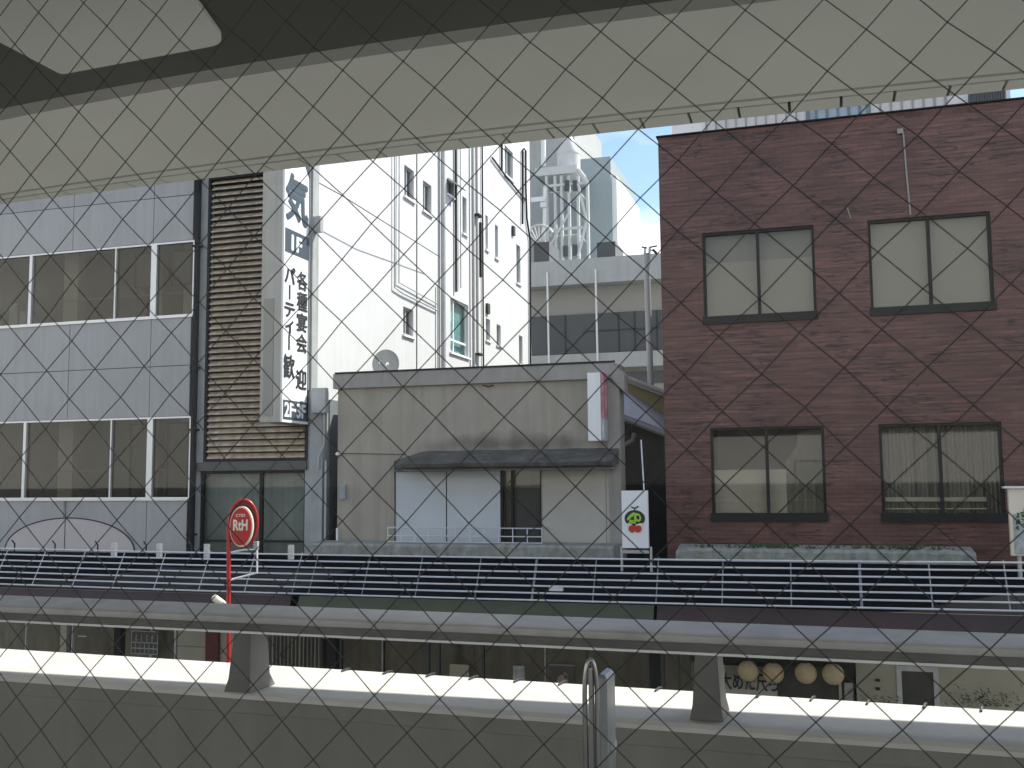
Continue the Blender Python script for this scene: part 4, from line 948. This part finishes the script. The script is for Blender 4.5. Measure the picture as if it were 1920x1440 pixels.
build('dark_backing', oval(MB(), hcx, hoc.z-.02, hw*.97, hh*1.0, -.02, .03), m_reddark, rp)
od = build('oval_rim', oval(MB(), ox, oz, orx, orz, .03, .03), m_cream, rp)
build('oval_face', oval(MB(), ox, oz, orx*.90, orz*.92, .061, .012), m_red, od)
rv = Vector((1,.55,0)).normalized()
t1 = put_text(MB(), 'RtH', (ox, skew(ox)-.082, oz+.02), rv, (0,0,1), w=orx*1.35, h=orz*.5, bold=.035, depth=.01)
t1 = put_text(t1, 'CTID', (ox, skew(ox)-.082, oz+orz*.55), rv, (0,0,1), w=orx*.9, h=orz*.14, bold=.02, depth=.01)
build('lettering', t1, m_cream, od)
mb = MB(); A = [PS(428,1037), PS(456,1031), PS(482,1030), PS(482,1074), PS(430,1088)]
mb.tube(A, .014, 8)
build('bracket_frame', mb, m_white, rp, smooth=True)
q = PS(479,1025); build('small_plate', MB().box(q.x-.02,q.x+.04,skew(q.x)-.02,skew(q.x)+.02,q.z-.03,q.z+.07), m_poster, rp)
a = PY(399,1119,RY); b = PY(424,1136,RY)
build('spotlight', MB().tube([a, a+(b-a)*.1, a+(b-a)*.75, b], [.02,.048,.042,.02], 12), m_cream, rp, smooth=True)

# ============================================================ parapet of the lower roadway with beam rail
pw = thing('concrete_parapet', 'pale concrete parapet with a sunlit top running across the foreground', 'parapet', (-1.5, 3, -1.7))
def pline(px, Ya, Yb):   # the parapet runs almost parallel to the street
    return None
a = PZ(0,1213,-.65); b = PZ(1920,1330,-.65); sl1 = (b.y-a.y)/(b.x-a.x)
XA, XB = -9.0, 6.0
def yf(x): return a.y+(x-a.x)*sl1-.02
TW = .435
prof = [(0,-.65),(0,-2.1),(-TW,-2.1),(-TW+.0,-1.9)]
def prow(x, pr): return [(x, yf(x)+dy, z) for dy, z in pr]
top = [(0,-.662),(-.012,-.65),(-TW+.012,-.65),(-TW,-.66),(-TW-.0,-.672),(0,-.672)]
xs_ = [XA+(XB-XA)*k/30 for k in range(31)]
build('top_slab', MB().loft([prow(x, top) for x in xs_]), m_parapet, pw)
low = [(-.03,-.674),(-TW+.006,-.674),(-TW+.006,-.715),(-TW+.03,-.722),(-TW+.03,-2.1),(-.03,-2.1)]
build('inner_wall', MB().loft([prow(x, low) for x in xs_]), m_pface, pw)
# little dark hook-shaped ticks along the far edge
edge_tick = []
for px in (655,732,812,892,975,1058,1147,1237,1425,1524,1628,1733,1839):
    yy = 1213+(1330-1213)*px/1920
    q = PZ(px, yy+3, -.65); x_ = q.x
    build('edge_tick', MB().tube([(x_+.006,yf(x_)-.002,-.646),(x_,yf(x_)-.02,-.644),(x_-.006,yf(x_)-.055,-.6465)], .0035, 5), m_ink, pw)
# beam and posts
bmrail = thing('beam_rail', 'grey rounded steel beam rail on short posts above the foreground parapet', 'railing', (-1.5, 2.9, -.65))
YB = 2.9; secs = []
for k in range(41):
    px = -500+2900*k/40
    yc = 1139+px*.0425
    c = PY(px, yc, YB); hh_ = .027; hw_ = .075
    rg = []
    for j in range(20):
        a_ = 2*math.pi*j/20; ca, sa = math.cos(a_), math.sin(a_); e_ = .45
        rg.append((c.x, c.y+hw_*math.copysign(abs(ca)**e_, ca), c.z+.013+.015*math.copysign(abs(sa)**e_, sa)-.12*hw_*math.copysign(abs(ca)**e_, -ca)))
    secs.append(rg)
bm_ = build('beam', MB().loft(secs), m_beam, bmrail, smooth=True)
secs2 = []
for rg in secs:
    cy2 = sum(p[1] for p in rg)/20; cz2 = sum(p[2] for p in rg)/20-.013; x_ = rg[0][0]
    secs2.append([(x_,cy2-.066,cz2-.038),(x_,cy2-.066,cz2-.031),(x_,cy2-.02,cz2-.029),(x_,cy2-.02,cz2-.038)])
build('web', MB().loft([[(rg[0][0],sum(p[1] for p in rg)/20-.062,sum(p[2] for p in rg)/20-.042),(rg[0][0],sum(p[1] for p in rg)/20-.062,sum(p[2] for p in rg)/20-.012),(rg[0][0],sum(p[1] for p in rg)/20+.055,sum(p[2] for p in rg)/20-.012),(rg[0][0],sum(p[1] for p in rg)/20+.055,sum(p[2] for p in rg)/20-.042)] for rg in secs]), m_beampost, bmrail)
build('lower_lip', MB().loft(secs2), m_white, bmrail)  # lower rim; its white colour stands in for bounce light off the parapet top
for px, base in ((481,1286),(1326,1350),(-330,1250),(2240,1420)):
    q = PZ(px, base, -.65); x_ = q.x; yb = YB-.0; hz = -.5
    zc = PY(px, 1139+px*.0425, YB).z-.025
    pr = MB().loft([[(x_-.045,yb-.075,-.648),(x_+.045,yb-.075,-.648),(x_+.048,yb+.075,-.648),(x_-.03,yb+.075,-.648)],
                    [(x_-.038,yb-.062,-.61),(x_+.038,yb-.062,-.61),(x_+.042,yb+.05,-.61),(x_-.025,yb+.05,-.61)],
                    [(x_-.029,yb-.045,zc),(x_+.029,yb-.045,zc),(x_+.034,yb+.04,zc),(x_-.025,yb+.04,zc)]])
    po = build('post', pr, m_beampost, bmrail)
# hoop guard and marker post
gd_ = thing('guard_post', 'shiny narrow steel hoop beside a grey marker post in front of the parapet', 'post', PY(1120,1500,2.3))
c = PY(1105,1237,2.3); q0 = PY(1095,1300,2.3); q1 = PY(1121,1300,2.3); wv = (q1.x-q0.x)/2
pts = []
cxh = (q0.x+q1.x)/2; ztop = c.z; zk = ztop-.08
for k in range(13):
    a_ = math.pi-math.pi*k/12; pts.append((cxh+wv*.82*math.cos(a_), 2.3+.006*math.cos(a_), zk+(ztop-zk)*math.sin(a_)))
pts = [(cxh-wv*.65, 2.3, -1.7), (cxh-wv*.82, 2.3, ztop-.35)]+pts+[(cxh+wv*.9, 2.3, ztop-.35), (cxh+wv*.8, 2.3, -1.7)]
build('hoop', MB().tube(pts, [.0075]*2+[.0055]*13+[.0075]*2, 10), m_chrome, gd_, smooth=True)
r4 = rect((1121,1264),(1142,1500), 2.36)
mk = MB().loft([[(r4[0],2.36,-1.7),(r4[1],2.36,-1.7),(r4[1],2.45,-1.7),(r4[0],2.45,-1.7)],
                [(r4[0],2.36,r4[3]-.008),(r4[1],2.36,r4[3]-.012),(r4[1],2.45,r4[3]-.012),(r4[0],2.45,r4[3]-.008)],
                [(r4[0]+.004,2.365,r4[3]),(r4[1]-.006,2.365,r4[3]-.003),(r4[1]-.006,2.445,r4[3]-.003),(r4[0]+.004,2.445,r4[3])]])
build('marker', mk, m_post, gd_)
build('centre_bar', MB().box(cxh-.003, cxh+.006, 2.29, 2.31, -1.7, ztop-.02), m_chrome, gd_)
q = PY(1147,1398,2.4); build('bolt', MB().tube([(r4[1]+.001,2.4,q.z),(r4[1]+.010,2.4,q.z)], .014, 12), m_rail, gd_)

# ============================================================ elevated deck overhead
dk = thing('elevated_deck', 'concrete expressway deck overhead with a pale soffit and dark girder', 'bridge', (-1.5, 3.5, 1.5))
HZ = 1.5
def crv(*pp):        # the deck edge bends gently in plan: parabola through three surveyed points, straight beyond them
    P = [PZ(px, py, HZ) for px, py in pp]
    def q(x):
        return sum(P[i].y*math.prod((x-P[j].x)/(P[i].x-P[j].x) for j in range(3) if j != i) for i in range(3))
    a, b = P[0].x-.3, P[2].x+.3
    def g(x):
        if x < a: return q(a)+(x-a)*(q(a+.01)-q(a))/.01*.6
        if x > b: return q(b)+(x-b)*(q(b)-q(b-.01))/.01*.6
        return q(x)
    return g
ye = crv((0,381),(960,267),(1880,168)); yl_ = crv((0,365),(960,237),(1920,135)); ym = crv((0,374),(960,248),(1920,146)); yg = crv((0,225),(640,112),(1280,22))
X0, X1 = -10, 7
def strip(mb, fa, fb, z0, z1, xa, xb, gapx=0): 
    n_ = max(1, int((xb-xa)/.4)); xs2 = [xa+(xb-xa)*k/n_ for k in range(n_+1)]
    return mb.loft([[(x,fa(x),z0),(x,fb(x),z0),(x,fb(x),z1),(x,fa(x),z1)] for x in xs2])
yback = lambda x: -3.0
build('soffit_slab', strip(MB(), yback, lambda x: yl_(x)-.010, HZ, HZ+.5, X0, X1), m_soffit, dk)
build('edge_strip', strip(MB(), lambda x: yl_(x)+.010, lambda x: ym(x)-.006, HZ-.002, HZ+.5, X0, X1), m_soffit, dk)
tick = [1035,1119,1205,1294,1386,1480,1576,1677,1780,1882]
sp_ = .2365
xt = [PZ(px, 267-(px-960)*.105-6, HZ).x for px in tick]
step = (xt[-1]-xt[0])/(len(xt)-1); xx = xt[0]-step*45
mb = MB(); n_ = 0
while xx < X1:
    strip(mb, lambda x: ym(x)+.006, ye, HZ-.004, HZ+.3, xx+.006, xx+step-.006); xx += step; n_ += 1
build('edge_panel', mb, m_soffit, dk)
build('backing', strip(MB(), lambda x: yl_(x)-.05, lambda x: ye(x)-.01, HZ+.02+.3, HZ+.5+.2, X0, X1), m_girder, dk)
# girder, haunch, dark bottom
yh2 = lambda x: yg(x)-.13
def slope(mb, xa, xb): 
    xs2 = [xa+(xb-xa)*k/44 for k in range(45)]
    return mb.loft([[(x,yg(x),HZ-.002),(x,yh2(x),HZ-.018),(x,yh2(x),HZ-.002)] for x in xs2])
build('haunch', slope(MB(), X0, X1), m_haunch, dk)
GB = HZ-.022
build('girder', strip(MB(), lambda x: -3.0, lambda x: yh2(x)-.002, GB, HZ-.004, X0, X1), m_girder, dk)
# pier crossbeam hanging under the girder
cbz = GB-.02
P1, P2, P3, P4 = PZ(-60,48,cbz), PZ(115,140,cbz), PZ(425,82,cbz), PZ(352,-20,cbz)
dirL = (P1-P2).normalized(); dirR = (P4-P3).normalized()
pts = [P2+dirL*5, P2+dirL*.06]
def bez(a, b, c, n=8): return [a*(1-t)**2+b*2*t*(1-t)+c*t*t for t in [k/n for k in range(n+1)]]
far = (P3-P2).normalized()
poly = [P2+dirL*5] + bez(P2+dirL*.02, P2, P2+far*.02) + bez(P3-far*.07, P3, P3+dirR*.08) + [P3+dirR*5]
poly = [Vector((p.x, p.y, cbz)) for p in poly]
build('crossbeam', MB().prism(poly, (0,0,.016)), m_soffit, dk)
build('deck_fascia', strip(MB(), lambda x: ye(x)+.002, lambda x: ye(x)+.012, HZ+.0, HZ+1.3, X0, X1), m_haunch, dk)

# ============================================================ wired glass window in front of the viewer
wg = thing('wired_window', 'clear wired safety glass pane with a diamond wire mesh filling the view', 'window', (-.25, .7, -.6))
cxs = [-0.618909, 0.04786, 0.00156, 0.000372, -0.000145, 0.000137, 1e-06, -1.3e-05, 2e-06, -1.1e-05]
czs = [-0.151106, -0.001277, -0.049171, 7.8e-05, -0.000257, 1.8e-05, 9e-06, 0.0, 2e-06, -2e-06]
def wpos(i, j):
    b = [1, i, j, i*i, i*j, j*j, i*i*j, i*j*j, j**3, i**3]
    return sum(p*q for p, q in zip(cxs, b)), sum(p*q for p, q in zip(czs, b))
wm = MB(); wr = random.Random(11); jit = {}
def jt(a, b):
    if (a, b) not in jit: jit[(a, b)] = (wr.gauss(0,.0006), wr.gauss(0,.0006))
    return jit[(a, b)]
for fam in (0, 1):
    for c_ in range(-24, 62):
        pts = []
        for s_ in range(-32, 34):
            # half-grid nodes: i+j = const or i-j = const
            if fam == 0: i2, j2 = s_, c_-s_-14
            else: i2, j2 = s_, s_-c_-10
            i_, j_ = i2/2.0, j2/2.0
            # intersections are at half steps where i2+j2 is even
            if -2 <= i_ <= 16 and -13 <= j_ <= 2.5 and (i2+j2) % 2 == 0:
                x_, z_ = wpos(i_, j_); dx, dz = jt(i2, j2)
                pts.append((x_+dx, .7+(.0004 if fam else -.0004), z_+dz))
        if len(pts) > 1: wm.tube(pts, .00044, 5, cap=False)
build('wire_mesh', wm, m_wire, wg)
build('glass_pane', MB().box(-.78, .30, .6965, .7035, -.40, .50), g_wired, wg)
build('window_frame', frame_mb(-.82, .34, -.44, .54, .68, .04, .04), m_dark2, wg)
